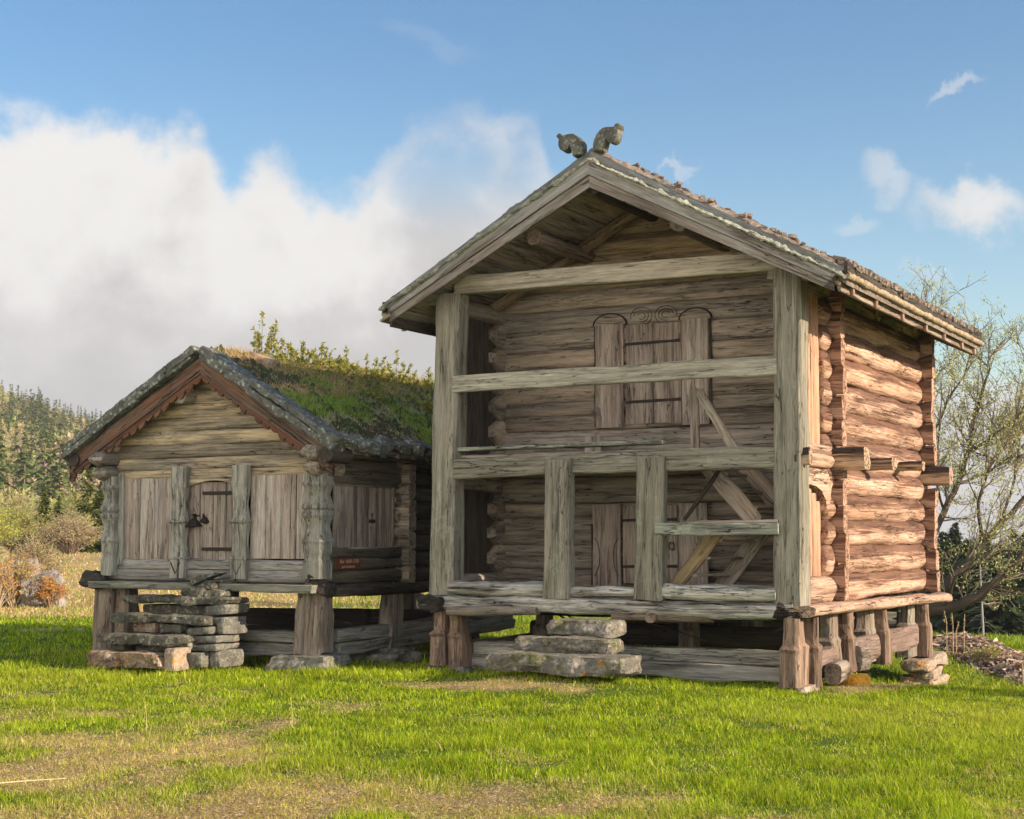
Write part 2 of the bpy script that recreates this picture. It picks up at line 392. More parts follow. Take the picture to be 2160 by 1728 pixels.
M['slate'] = stone('slate_block', (.12, .118, .10), (.21, .205, .175), (.05, .05, .04), (.33, .34, .28), .5, .15, .04, 1.6)
M['redstone'] = stone('lichen_stone', (.16, .10, .065), (.42, .33, .24), (.03, .02, .015), (.55, .5, .4), .6, .55, .05, 1.5)
M['footstone'] = stone('foot_stone', (.15, .145, .12), (.23, .22, .185), (.08, .075, .06), (.36, .36, .30), .5, .0)
M['warmstone'] = stone('warm_stone', (.30, .23, .175), (.42, .34, .26), (.14, .10, .075), (.5, .47, .4), .3, .45)
M['orangestone'] = stone('orange_stone', (.72, .34, .03), (.80, .40, .04), (.55, .26, .05), (.6, .45, .2), .3, .6)
M['roofstone'] = stone('roof_stone', (.13, .135, .115), (.22, .225, .195), (.05, .05, .04), (.44, .49, .42), .95, .0, .05, 1.6)
M['chips'] = stone('roof_chips', (.22, .175, .14), (.34, .28, .23), (.08, .06, .045), (.45, .43, .37), .6, .0, .05, 2.2)
M['rock'] = stone('grey_outcrop', (.22, .205, .19), (.36, .33, .30), (.12, .10, .09), (.5, .48, .45), .4, .35, .08, .5)
M['bark'] = stone('birch_bark', (.33, .25, .165), (.50, .41, .29), (.12, .085, .055), (.36, .38, .25), .6, .0, .03, 2.5)
M['lichenstrip'] = stone('lichen_strip', (.26, .28, .22), (.46, .48, .38), (.12, .10, .08), (.58, .62, .5), .9, .0, .04, 3.)
def plain(name, c, rough=.6, metal=0.):
    m, t = new_mat(name)
    g = t.n('TexCoord').outputs['Object']
    n_ = t.noise(g, 14, 5, .6)
    col = t.mix(n_, tuple(x * .7 for x in c), tuple(min(1, x * 1.3) for x in c))
    b = t.n('BsdfPrincipled', ins={'Base Color': col, 'Roughness': rough, 'Metallic': metal}); t.n('OutputMaterial', ins={'Surface': b.outputs[0]})
    return m
M['iron'] = plain('wrought_iron', (.028, .02, .016), .7, .3)
M['signred'] = plain('sign_board', (.095, .028, .014), .6)
M['signtext'] = plain('sign_letters', (.55, .33, .20), .6)
def leafm(name, cols, tr=.35, rough=.6, attr='col', hue=None):
    """foliage; colour comes from the mesh attribute (real colour of every leaf or blade)"""
    m, t = new_mat(name)
    c = t.n('Attribute', attribute_name=attr).outputs['Color']
    d = t.n('BsdfPrincipled', ins={'Base Color': c, 'Roughness': rough, 'Specular IOR Level': .25})
    tt = t.n('BsdfTranslucent', ins={'Color': t.mix(1., c, (1.25, 1.2, .75), 'MULTIPLY')})
    x = t.n('MixShader', ins={0: tr, 1: d.outputs[0], 2: tt.outputs[0]})
    t.n('OutputMaterial', ins={'Surface': x.outputs[0]})
    return m
M['leaf'] = leafm('foliage', None, .4)
M['blade'] = leafm('grass_blade', None, .42)
M['needle'] = leafm('needles', None, .15)

# ------------------------------------------------------------------ fast coloured meshes
def npmesh(name, V, F, C, mat, parent=None, loc=(0, 0, 0), frame=False, nper=4):
    """V (n,3), F (m,k) ints, C (n,3) linear colours"""
    me = bpy.data.meshes.new(name)
    V = np.asarray(V, np.float32); F = np.asarray(F, np.int32)
    me.vertices.add(len(V)); me.vertices.foreach_set('co', V.ravel())
    k = F.shape[1]; me.loops.add(F.size); me.loops.foreach_set('vertex_index', F.ravel())
    me.polygons.add(len(F)); me.polygons.foreach_set('loop_start', np.arange(0, F.size, k, dtype=np.int32))
    me.update(calc_edges=True)
    a = me.attributes.new('col', 'FLOAT_COLOR', 'POINT')
    a.data.foreach_set('color', np.concatenate([np.asarray(C, np.float32), np.ones((len(V), 1), np.float32)], 1).ravel())
    me.materials.append(mat)
    o = bpy.data.objects.new(name, me); S.collection.objects.link(o)
    if parent: o.parent = parent
    else:
        o.location = loc
        if frame: o.rotation_euler = (0, 0, -TH)
    return o
rng = np.random.default_rng(5)
_lat = rng.random((256, 256))
def vnoise(x, y):
    xi = np.floor(x).astype(int); yi = np.floor(y).astype(int); fx = x - xi; fy = y - yi
    fx = fx * fx * (3 - 2 * fx); fy = fy * fy * (3 - 2 * fy)
    g = lambda a, b: _lat[a % 256, b % 256]
    return (g(xi, yi) * (1 - fx) + g(xi + 1, yi) * fx) * (1 - fy) + (g(xi, yi + 1) * (1 - fx) + g(xi + 1, yi + 1) * fx) * fy
def fbm(x, y, o=4):
    r = 0; a = .5; t = 0
    for i in range(o): r = r + a * vnoise(x * 2 ** i + 17.3 * i, y * 2 ** i + 5.1 * i); t += a; a *= .5
    return r / t
def sstep(a, b, x): t = np.clip((x - a) / (b - a), 0, 1); return t * t * (3 - 2 * t)

# ------------------------------------------------------------------ terrain
def hgt(x, y):
    x = np.asarray(x, float); y = np.asarray(y, float)
    h = -.09 - .06 * sstep(-1, -6, x) * 1.0
    h = h + .05 * (fbm(x * .5 + 40, y * .5 + 40, 3) - .5) + .03 * (fbm(x * 2.2 + 9, y * 2.2, 2) - .5)
    uu, vv = (x - OX) * cT - (y - OY) * sT, (x - OX) * sT + (y - OY) * cT
    h = h + .17 * np.exp(-((uu - 2.3) / 1.35) ** 2 - ((vv + 1.15) / .75) ** 2)
    h = h - .36 * sstep(5., 8., x) * sstep(19, 25, y) * (1 - sstep(3., 5.2, uu) * sstep(.5, 5., vv))
    h = h - .42 * sstep(.5, 5.0, vv) * sstep(3.0, 5.2, uu)
    back = sstep(30, 62, y) * (1 - sstep(0, 10, x - .05 * y))
    h = h + back * 1.0 + back * .5 * (fbm(x * .12, y * .12 + 3, 3) - .5)
    r = sstep(3.5, 8.5, x) * sstep(29., 36, y)
    h = h - r * .085 * np.clip(y - 29., 0, 60) - 1.2 * sstep(10, 15, x) * sstep(22, 32, y)
    # woodchip bank behind the storehouse
    a = x / np.maximum(y, 1.)
    rid = np.interp(a, [-1.2, -.6, -.34, -.27, -.2, -.1, .1, .25, .4, 1.2], [.13, .12, .091, .066, .046, .03, .012, .006, .009, .02])
    hill = sstep(95, 640, y) * (rid * 640 - 6) * (y > 90) * (.92 + .5 * (fbm(x * .012, y * .012 + 7, 4) - .5))
    h = h + np.maximum(hill, 0)
    return h
def H(x, y): return float(hgt(np.array([x]), np.array([y]))[0])

def dryness(x, y):
    T = np.interp(x, [-6, -2.5, -1, 0, 1, 2.2, 5], [15.8, 15.2, 13.8, 12.2, 10.4, 9.0, 8.4])
    d = (T - 1.2 - y) * .17 + (fbm(x * 1.3 + 3, y * 1.0 + 1, 4) - .5) * 3.6
    u, v = (x - OX) * cT - (y - OY) * sT, (x - OX) * sT + (y - OY) * cT
    d = np.maximum(d, 1.3 - ((u - 1.9) / 1.5) ** 2 - ((v + 1.75) / .35) ** 2 + (fbm(x * 3, y * 3, 2) - .5))
    d = np.maximum(d, 1.3 - ((u - 5.3) / .5) ** 2 - ((v - 1.3) / 1.6) ** 2 + (fbm(x * 3, y * 3, 2) - .5))
    far = sstep(30, 36, y) * sstep(6, -4, x) * 1.2 * (fbm(x * .3 + 7, y * .25, 3) + .25)
    return np.clip(np.maximum(d, far), 0, 1)

t_ = np.linspace(-1, 1, 261); xs = np.sign(t_) * (np.abs(t_) ** 1.05 * 14 + np.abs(t_) ** 5 * 1100)
q_ = np.linspace(0, 1, 300); ys = -12 + q_ * 62 + q_ ** 7 * 1700
X, Y = np.meshgrid(xs, ys); Z = hgt(X, Y)
V = np.stack([X.ravel(), Y.ravel(), Z.ravel()], 1)
nx, ny = len(xs), len(ys); ii = np.arange(nx * ny).reshape(ny, nx)
F = np.stack([ii[:-1, :-1].ravel(), ii[:-1, 1:].ravel(), ii[1:, 1:].ravel(), ii[1:, :-1].ravel()], 1)
dr = dryness(X, Y).ravel()
fo = sstep(90, 150, Y).ravel()
C = np.stack([dr, fo, np.zeros_like(dr)], 1)
m, t = new_mat('meadow_ground')
g = t.n('TexCoord').outputs['Object']
ac = t.n('SeparateColor', ins={0: t.n('Attribute', attribute_name='col').outputs['Color']})
nA = t.noise(g, .9, 6, .65); nB = t.noise(g, 9, 6, .7); nC = t.noise(g, 45, 4, .7); nE = t.n('TexVoronoi', feature='F1', ins={'Vector': g, 'Scale': 26., 'Randomness': 1.}).outputs['Distance']; nD = t.noise(g, .05, 6, .6)
green = t.mix(t.mapr(nB, .35, .65), (.06, .11, .010), (.13, .20, .02))
straw = t.mix(t.mapr(nB, .38, .62), (.56, .43, .22), (.33, .24, .13))
straw = t.mix(t.mapr(nC, .5, .7), straw, (.56, .43, .25))
straw = t.mix(t.mapr(nC, .45, .3), straw, (.10, .065, .045))
straw = t.mix(t.math('MULTIPLY', t.mapr(nE, .2, .1), t.mapr(nB, .5, .6)), straw, (.38, .34, .31))
col = t.mix(t.mapr(t.math('ADD', ac.outputs[0], t.math('MULTIPLY', t.math('SUBTRACT', nB, .5), 1.1)), .35, .9), green, straw)
forest = t.mix(t.mapr(nD, .38, .62), (.07, .085, .03), (.26, .20, .12))
col = t.mix(ac.outputs[1], col, forest)
finish(m, t, col, .95, t.math('ADD', nB, t.math('MULTIPLY', nC, .6)), 1., .05, .1)
ground = npmesh('ground', V, F, C, m); tag(ground, kind='structure')
ground.data.polygons.foreach_set('use_smooth', [True] * len(F))

# ------------------------------------------------------------------ grass
GREENS = np.array([(.25, .37, .004), (.35, .46, .008), (.15, .25, .004), (.47, .54, .03)])
STRAWS = np.array([(.66, .54, .20), (.58, .54, .16), (.74, .60, .30), (.50, .38, .18)])
def blades(n, y0, y1, hmin, hmax, wd, seed, pw=1.0):
    r = np.random.default_rng(seed)
    q = r.random(n); yy = (y0 ** pw + q * (y1 ** pw - y0 ** pw)) ** (1 / pw) if pw else y0 * (y1 / y0) ** q
    xx = (r.random(n) * 2 - 1) * (yy * .348 + .4)
    # clump
    xx += r.normal(0, .02, n)
    d = dryness(xx, yy)
    clump = fbm(xx * 2.3 + 50, yy * 2.3, 3)
    keep = r.random(n) < (1.05 + .1 * d) * (.55 + .9 * clump) * (.35 + 1.3 * fbm(xx * 6 + 11, yy * 5, 2))
    u, v = (xx - OX) * cT - (yy - OY) * sT, (xx - OX) * sT + (yy - OY) * cT
    keep &= ~((u > .4) & (u < 4.4) & (v > .3) & (v < 5.5)) | (r.random(n) < .25)
    xx, yy, d, clump, u, v = [a[keep] for a in (xx, yy, d, clump, u, v)]; n = len(xx)
    zz = hgt(xx, yy)
    c2_ = fbm(xx * 6 + 11, yy * 5, 2)
    hh = (hmin + (hmax - hmin) * r.random(n) ** 1.5) * (1.1 - .5 * d) * (.35 + 1.3 * clump) * (.5 + c2_)
    tall = (r.random(n) < .02); hh[tall] *= 1.5
    ang = r.random(n) * 2 * np.pi; lean = hh * (.25 + .75 * r.random(n))
    dx, dy = np.cos(ang) * lean, np.sin(ang) * lean
    pa = ang + np.pi / 2 + r.normal(0, .5, n)
    wv = wd * (yy / 12.) ** .8 * (.6 + .8 * r.random(n)); wx, wy = np.cos(pa) * wv, np.sin(pa) * wv
    b = np.stack([xx, yy, zz - .01], 1)
    o = lambda x, y, z: np.stack([x, y, z], 1)
    v0 = b + o(-wx, -wy, 0 * wx); v1 = b + o(wx, wy, 0 * wx)
    v2 = b + o(dx * .35 + wx * .8, dy * .35 + wy * .8, hh * .62); v3 = b + o(dx * .35 - wx * .8, dy * .35 - wy * .8, hh * .62)
    v4 = b + o(dx, dy, hh)
    V = np.stack([v0, v1, v2, v3, v4], 1).reshape(-1, 3)
    i = np.arange(n) * 5
    F = np.stack([np.stack([i, i + 1, i + 2], 1), np.stack([i, i + 2, i + 3], 1), np.stack([i + 3, i + 2, i + 4], 1)], 1).reshape(-1, 3)
    isdry = r.random(n) < np.clip(d * .62 + .03 + (clump < .33) * .12, 0, .96)
    cc = np.where(isdry[:, None], STRAWS[r.integers(0, 4, n)], GREENS[r.integers(0, 4, n)])
    big = fbm(xx * .35 + 9, yy * .35 + 4, 3)
    cc = cc * ((.7 + .5 * r.random(n)) * (.62 + .76 * fbm(xx * 3.3 + 31, yy * 3, 3)))[:, None]
    yel = np.clip((big - .42) * 2 + d * .9, 0, 1)[:, None] * (~isdry)[:, None]
    cc = cc * (1 - .5 * yel) + np.array([.50, .50, .07]) * .5 * yel
    C = np.repeat(cc, 5, 0)
    return V, F, C
parts = [blades(420000, 8.0, 20, .018, .062, .0026, 1, -0.2), blades(150000, 18, 50, .04, .09, .0038, 2, .2)]
def litter(n, seed):
    r = np.random.default_rng(seed); yy = 8.0 * (18 / 8.0) ** r.random(n); xx = (r.random(n) * 2 - 1) * (yy * .348 + .3)
    k = r.random(n) < dryness(xx, yy) * .9 + .05; xx, yy = xx[k], yy[k]; n = len(xx); zz = hgt(xx, yy) + .004 + .022 * r.random(n)
    a = r.random(n) * 6.283; l = .012 + .035 * r.random(n); wv = .0022 + .002 * r.random(n); b = np.stack([xx, yy, zz], 1)
    d = np.stack([np.cos(a) * l, np.sin(a) * l, r.normal(0, .008, n)], 1); e = np.stack([-np.sin(a) * wv, np.cos(a) * wv, r.normal(0, .001, n)], 1)
    V = np.stack([b - e, b + e, b + d], 1).reshape(-1, 3); F = np.arange(3 * n).reshape(-1, 3)
    pal = np.array([(.66, .52, .30), (.50, .36, .18), (.30, .20, .12), (.74, .62, .42), (.14, .09, .06), (.50, .46, .14)])
    return V, F, np.repeat(pal[r.integers(0, 6, n)] * (.7 + .5 * r.random(n))[:, None], 3, 0)
parts.append(litter(230000, 9))
off = 0; Vs, Fs, Cs = [], [], []
for V, F, C in parts: Vs.append(V); Fs.append(F + off); Cs.append(C); off += len(V)
gr = npmesh('lawn_grass', np.concatenate(Vs), np.concatenate(Fs), np.concatenate(Cs), M['blade'])
tag(gr, 'spring grass of the lawn, bright green by the storehouses and strawy in front', 'grass', kind='stuff')

# ================================================================== LARGE STOREHOUSE (frame u right, v back, z up)
big = thing('log_storehouse', (2.4, 3, 0), 'tall two storey log storehouse on short staves with open front galleries', 'storehouse')
def part(name, mat, mb, parent=None, label=None):
    o = mb.build(name, M[mat] if isinstance(mat, str) else mat, parent or big)
    if label: o['label'] = label
    return o
CU = 2.46; RZ = 6.14
zt = lambda u: RZ - .552 * abs(u - CU)               # verge board top
zd = lambda u: 5.84 - .525 * abs(u - CU)             # underside of the roof deck

# corner posts, left one leaning
mb = MB(); mb.loft([((.17 + .085 * i / 14, .15, .84 + i * .272), .17 + .006 * math.sin(i), .15) for i in range(15)], (1, 0, 0), seed=3.1, wob=.008, ch=.03, rag=.03)
part('corner_post', 'post', mb)
mb = MB(); mb.loft([((4.67 + .045 * i / 14, .15, .80 + i * .272), .172 - .001 * i, .15) for i in range(15)], (1, 0, 0), seed=8.4, wob=.008, ch=.03, rag=.03)
pr = part('corner_post', 'post', mb)
mb = MB(); mb.board((4.79, .0, 2.42), (4.79, -.004, 2.49), .035, .03); part('peg_hole', 'rot', mb, pr)
# front sill of two weathered timbers with rotten ends
mb = MB(); mb.log((-.02, .13, .765), (4.74, .13, .765), .095, .17, ex=3.5, seed=5.5, wob=.022, n=44, rag=.05)
part('base_sill', 'sill', mb)
mb = MB(); mb.log((.30, .12, .955), (1.72, .12, .95), .085, .16, ex=3.2, seed=6.5, wob=.02, n=14)
mb.log((1.98, .13, .925), (2.92, .13, .93), .07, .15, ex=3.2, seed=7.5, wob=.03, n=12)
mb.log((3.14, .12, .955), (4.54, .12, .95), .095, .16, ex=3.2, seed=9.5, wob=.02, n=14)
part('threshold_beam', 'sill', mb)
for u, s_ in ((.06, 1.), (4.72, 1.15)):
    mb = MB(); mb.rock((u, .0, .775), (.30 * s_, .24, .15), 0, u + 3, (0, .1), .03, .07, (14, 8, 6), .8)
    part('rotten_beam_end', 'rot', mb)
# uprights of the lower gallery
for u, dx, sd_ in ((1.85, -.03, 2.), (3.06, -.045, 4.)):
    mb = MB(); mb.loft([((u + dx * (1 - i / 8), .02, .86 + i * .206), .172, .085) for i in range(9)], (1, 0, 0), seed=sd_, wob=.008, ch=.02, rag=.03)
    part('gallery_post', 'post', mb)
# gallery beam, handrail, tie beam
mb = MB(); mb.board((.33, .10, 2.43), (4.545, .10, 2.465), .25, .17, n=26, seed=12.2, ch=.02, wob=.01, sag=-.02); part('gallery_beam', 'post', mb)
mb = MB(); mb.board((.35, .02, 3.49), (4.59, .02, 3.505), .215, .07, n=24, seed=14.2, wob=.005); part('handrail', 'rail', mb)
mb = MB(); mb.board((.36, .09, 4.75), (4.60, .09, 4.69), .225, .16, n=24, seed=16.2, wob=.006); part('tie_beam', 'tie', mb)
mb = MB(); mb.board((-.12, .12, 4.60), (.42, .12, 4.56), .13, .14, seed=1.2, wob=.008); part('beam_end', 'post', mb)
mb = MB(); mb.board((4.48, .12, 4.56), (5.0, .12, 4.50), .13, .14, seed=1.9, wob=.008)
part('beam_end', 'post', mb)
# wall plates running back from the post tops
for u in (.20, 4.66):
    mb = MB(); mb.log((u, .2, 4.53), (u, 6.2, 4.57), .12, .12, seed=u + 20, wob=.01); part('wall_plate', 'stave', mb)

# --- core log walls
def hewn(mb, u0, u1, z0, z1, v, sd_, fl=.085, ex=4.5, n=None):
    mb.log((u0, v, (z0 + z1) / 2), (u1, v, (z0 + z1) / 2), (z1 - z0) / 2 + .005, fl, n=n, ex=ex, seed=sd_, wob=.009, up=(0, 0, 1))
seams = [.84, 1.17, 1.48, 1.66, 1.85, 2.02, 2.36, 2.66, 2.96, 3.16, 3.34, 3.60, 3.80, 4.03, 4.30, 4.56, 4.80]
mb = MB()
for i in range(len(seams) - 1):
    z0, z1 = seams[i], seams[i + 1]
    thick = .13 if abs(z0 - 2.02) < .01 else .09
    hewn(mb, .10, 4.74, z0, z1, 1.54 - (thick - .09), i * 3.3 + 1.1, thick, 3.0 if thick > .1 else 4.2)
part('front_log_wall', 'core', mb)
mb = MB()
gs = [4.80, 5.02, 5.25, 5.48, 5.70, 5.9]
for i in range(5):
    zm = gs[i + 1]; hw = max(.12, (zd((0)) * 0 + (5.88 - gs[i]) / .525)); hewn(mb, CU - hw, CU + hw, gs[i], gs[i + 1], 1.55, i * 5.3 + 2.7)
part('gable_log_wall', 'gable', mb)
# right side wall, round logs
ls = [.82, 1.13, 1.48, 1.79, 2.11, 2.42, 2.80, 3.13, 3.47, 3.79, 4.12, 4.44, 4.66]
mb = MB()
for i in range(len(ls) - 1):
    r = (ls[i + 1] - ls[i]) / 2; zc = (ls[i] + ls[i + 1]) / 2
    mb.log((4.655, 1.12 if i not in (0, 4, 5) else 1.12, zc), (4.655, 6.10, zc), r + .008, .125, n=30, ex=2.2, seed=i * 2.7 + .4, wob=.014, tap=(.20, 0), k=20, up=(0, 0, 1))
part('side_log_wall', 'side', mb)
mb = MB()
for i in range(len(ls) - 1):
    r = (ls[i + 1] - ls[i]) / 2; zc = (ls[i] + ls[i + 1]) / 2
    mb.log((.20, 1.20, zc), (.20, 6.10, zc), r + .004, .10, n=16, ex=3.2, seed=i * 1.7 + 40, wob=.008, tap=(.20, 0), k=16, hexa=True)
part('side_log_wall', 'core', mb)
mb = MB()
for i in range(len(ls) - 1): mb.log((.0, 5.86, ls[i] + .17), (4.74, 5.86, ls[i] + .17), .17, .1, n=10, ex=3, seed=i + 70)
for i in range(6): mb.log((CU - (5.95 - 4.7 - .2 * i) / .53, 5.86, 4.78 + i * .2), (CU + (5.95 - 4.7 - .2 * i) / .53, 5.86, 4.78 + i * .2), .11, .09, n=5, ex=3, seed=i + 90)
part('rear_log_wall', 'core', mb)
# notched log ends standing out at the right corners: staggered half a log against the side logs
def corner(v0, v1, zs, nm, mat, ue, jag):
    mb = MB()
    for i in range(len(zs) - 1):
        z0, z1 = zs[i], zs[i + 1]; zc = (z0 + z1) / 2; hz = (z1 - z0) / 2 - .004
        e = ue + jag * N(i * 3.3 + v0, 4.4)
        st = [((4.66, (v0 + v1) / 2, zc), hz * .72, (v1 - v0) / 2 * .8), ((4.76, (v0 + v1) / 2, zc), hz * .86, (v1 - v0) / 2), ((4.82, (v0 + v1) / 2, zc), hz, (v1 - v0) / 2), ((e, (v0 + v1) / 2, zc), hz, (v1 - v0) / 2)]
        mb.loft(st, (0, 0, 1), seed=i * 4.1 + v0, wob=.012, ch=.035, rag=.012, gl0=i)
    return part(nm, mat, mb)
cs = [.80, .99, 1.27, 1.62, 1.95, 2.27, 2.40]
cs2 = [2.66, 2.97, 3.28, 3.62, 3.95, 4.27, 4.56]
corner(1.43, 1.60, cs, 'notched_corner', 'side', 4.895, .03); corner(1.43, 1.60, cs2, 'notched_corner', 'side', 4.90, .03)
corner(5.76, 5.94, [.80, 1.1, 1.4, 1.7, 2.0, 2.28], 'notched_corner', 'side', 4.92, .03); corner(5.76, 5.94, [2.60, 2.9, 3.22, 3.54, 3.86, 4.2, 4.5], 'notched_corner', 'side', 4.92, .03)
# inner left corner: log ends of the front wall crossing
# joists sticking out at first floor level
for v, zc, hz, hv, e in ((.10, 2.47, .10, .06, 4.93), (1.52, 2.51, .135, .13, 5.16), (2.95, 2.51, .075, .11, 5.10), (4.45, 2.54, .065, .10, 5.10), (5.85, 2.46, .135, .12, 5.14)):
    mb = MB(); mb.log((4.3, v, zc), (e, v, zc), hz, hv, n=6, ex=3.6, seed=v * 3 + 1, wob=.012, rag=.015, smooth=False)
    part('joist_end', 'joist', mb)
# side boarding between post and log ends
mb = MB()
for i in range(5):
    v0 = .31 + i * .165; mb.board((4.70 + .006 * (i % 2), v0 + .08, 2.66), (4.70 + .006 * (i % 2), v0 + .08, 4.46), .163, .03, up=(0, 1, 0), seed=i * 3 + 100, wob=.004, n=10)
part('side_boarding', 'sidebd', mb)
mb = MB()
for i in range(5):
    v0 = .31 + i * .165; mb.board((4.69 + .006 * (i % 2), v0 + .08, 1.12), (4.69 + .006 * (i % 2), v0 + .08, 2.16 - (.0, .0, .02, .07, .16)[i]), .163, .03, up=(0, 1, 0), seed=i * 3 + 200, wob=.004, n=8)
part('side_boarding', 'sidebd', mb)
mb = MB(); mb.log((4.72, .26, .98), (4.72, 1.32, .98), .155, .12, seed=31, tap=(0, .12), wob=.012, ex=2.6, k=18); part('side_rail_log', 'sidesill', mb)
mb = MB(); mb.log((4.71, .26, 2.60), (4.71, 1.25, 2.60), .07, .11, seed=33, wob=.012, ex=2.6); part('side_rail_log', 'sidesill', mb)
mb = MB(); mb.log((4.70, .3, 2.47), (4.70, 1.36, 2.47), .09, .12, seed=32, tap=(0, .1), wob=.01, ex=2.6)
part('side_rail_log', 'sidesill', mb)
# arched bracket log over the lower side opening
pts = [(.31, 2.37), (1.16, 2.37), (1.27, 2.28), (1.33, 2.15), (1.27, 1.98), (1.18, 1.84), (1.16, 1.90), (1.10, 2.02), (.95, 2.12), (.75, 2.17), (.31, 2.19)]
mb = MB(); mb.prism(pts, 'v', 4.66, 4.78, 'h', 51); part('arched_bracket', 'sidesill', mb)
# left side boarding, seen from inside the galleries
mb = MB()
for i in range(8):
    v0 = .31 + i * .15; mb.board((.15 + .006 * (i % 2), v0 + .07, 2.62), (.17, v0 + .07, 4.42), .146, .03, up=(0, 1, 0), seed=i * 3 + 300, wob=.004, n=8)
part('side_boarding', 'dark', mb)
mb = MB()
for i in range(7):
    v0 = .46 + i * .15; mb.board((.14 + .006 * (i % 2), v0 + .07, 1.12), (.15, v0 + .07, 2.2), .146, .03, up=(0, 1, 0), seed=i * 3 + 400, wob=.004, n=8)
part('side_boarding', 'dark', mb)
mb = MB(); mb.board((.16, .42, 1.10), (.17, .42, 2.2), .2, .04, up=(0, 1, 0), seed=55, n=8); part('side_frame_board', 'carved', mb)
mb = MB(); mb.log((.2, .3, 1.0), (.2, 1.4, 1.0), .12, .11, seed=57, tap=(0, .1)); part('side_rail_log', 'core', mb)
mb = MB(); mb.log((.2, .3, 2.32), (.2, 1.38, 2.30), .13, .11, seed=58, tap=(0, .12))
mb.log((.2, .3, 2.55), (.2, 1.38, 2.55), .1, .11, seed=59, tap=(0, .12)); part('side_rail_log', 'core', mb)

# floors
mb = MB()
for i in range(9): mb.board((.3, .22 + i * .155, 2.585), (3.35 if i > 1 else 3.4, .22 + i * .155, 2.585), .04, .15, seed=i + 500, wob=.004, n=10)
mb.board((3.35, 1.40, 2.585), (4.55, 1.40, 2.585), .04, .12, seed=530)
part('gallery_floor', 'stair', mb)
mb = MB()
for i in range(36): mb.board((.25, .2 + i * .16, .80), (4.6, .2 + i * .16, .80), .05, .155, seed=i + 600, wob=.003, n=4)
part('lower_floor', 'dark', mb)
for v in (1.4, 2.9, 4.4, 5.8):
    mb = MB(); mb.log((.1, v, .68), (4.75, v, .68), .11, .12, seed=v, n=10); part('floor_joist', 'dark', mb)
mb = MB()
for i in range(14): mb.board((.25, 1.7 + i * .3, 2.5), (4.6, 1.7 + i * .3, 2.5), .05, .29, seed=i + 700, n=3)
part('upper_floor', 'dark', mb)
# joists under the gallery floor
for u in (1.0, 2.4, 3.3):
    mb = MB(); mb.log((u, .2, 2.50), (u, 1.5, 2.48), .055, .06, seed=u + 9, n=5); part('gallery_joist', 'stair', mb)

# --- doors
def doorset(u0, u1, u2, u3, z0, z1, v, arch, label, leftw=0):
    for k_, (a, b) in enumerate(((u0, u1), (u2, u3))):
        mb = MB(); mb.board(((a + b) / 2, v - .03, z0), ((a + b) / 2, v - .03, z1), b - a, .05, up=(1, 0, 0), seed=a * 9 + z0, n=10, wob=.006)
        part('door_jamb', 'door', mb)
        if arch:
            c = (a + b) / 2; r = (b - a) / 2 + .025
            pts = [(c - r * math.cos(q * math.pi / 12), z1 + r * .62 * math.sin(q * math.pi / 12)) for q in range(13)]
            mb = MB(); mb.prism(pts, 'u', v - .028, v + .02, 'h', a * 5); part('arched_top', 'core', mb)
            mb = MB(); r2 = r + .016
            for q in range(14):
                a0, a1 = q * math.pi / 14, (q + 1) * math.pi / 14
                mb.board((c - r2 * math.cos(a0), v - .012, z1 + r2 * .62 * math.sin(a0)), (c - r2 * math.cos(a1), v - .012, z1 + r2 * .62 * math.sin(a1)), .016, .02, up=(0, 0, 1), n=1, seed=2)
            part('carved_groove', 'rot', mb)
    d = MB(); nb = 2; wd_ = (u2 - u1 - .03) / nb
    for i in range(nb):
        c = u1 + .015 + wd_ * (i + .5); d.board((c, v + .005, z0 + .04), (c, v + .005, z1 - .02), wd_ - .008, .035, up=(1, 0, 0), seed=i * 7 + z0 * 3, n=8, wob=.003)
    dd_ = part('door', 'door', d, label=label)
    H_ = (z1 - z0)
    for zz in ((z0 + .80 * H_), (z0 + .24 * H_)):
        b = MB(); b.board((u1 + .02, v - .02, zz), (u2 - .03, v - .02, zz + .01), .032, .012, seed=1.); part('hinge', 'iron', b, dd_)
    return dd_
dU = doorset(1.66, 2.055, 2.86, 3.22, 2.98, 4.31, 1.44, True, 'upper door of two grey boards between rounded jambs')
dL = doorset(1.63, 2.02, 2.81, 3.20, .96, 2.0, 1.40, False, 'lower door of grey boards behind the gallery posts')
b = MB(); b.log((2.72, 1.425, 3.60), (2.72, 1.36, 3.60), .03, .018, seed=3); part('door_handle', 'iron', b, dU)
b = MB()
for q in range(12):
    a0, a1 = q * math.pi / 6, (q + 1) * math.pi / 6; b.board((2.72 + .035 * math.cos(a0), 1.36, 1.47 + .05 * math.sin(a0)), (2.72 + .035 * math.cos(a1), 1.36, 1.47 + .05 * math.sin(a1)), .014, .014, n=1)
part('door_handle', 'iron', b, dL)
# dark strips painted in for the shadow beside the jambs
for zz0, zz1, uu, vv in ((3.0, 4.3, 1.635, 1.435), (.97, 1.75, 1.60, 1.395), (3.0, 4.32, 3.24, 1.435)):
    b = MB(); b.board((uu, vv, zz0), (uu, vv, zz1), .022, .02, up=(1, 0, 0), n=10, wob=.008); part('jamb_shadow_strip', 'rot', b)
# scroll carving above the upper door
b = MB()
for c, s_ in ((2.29, 1), (2.63, -1)):
    b = MB()
    for rr, ph in ((.15, 0), (.10, .3), (.055, .6)):
        pr_ = None
        for q in range(17):
            a0 = q / 16 * (math.pi * 1.55) - .25 + ph; p = (c + s_ * rr * math.cos(a0) * -1, 1.447, 4.40 + rr * .75 * math.sin(a0))
            if pr_: b.board(pr_, p, .010, .016, n=1, seed=3)
            pr_ = p
    part('scroll_carving', 'redbarge', b)
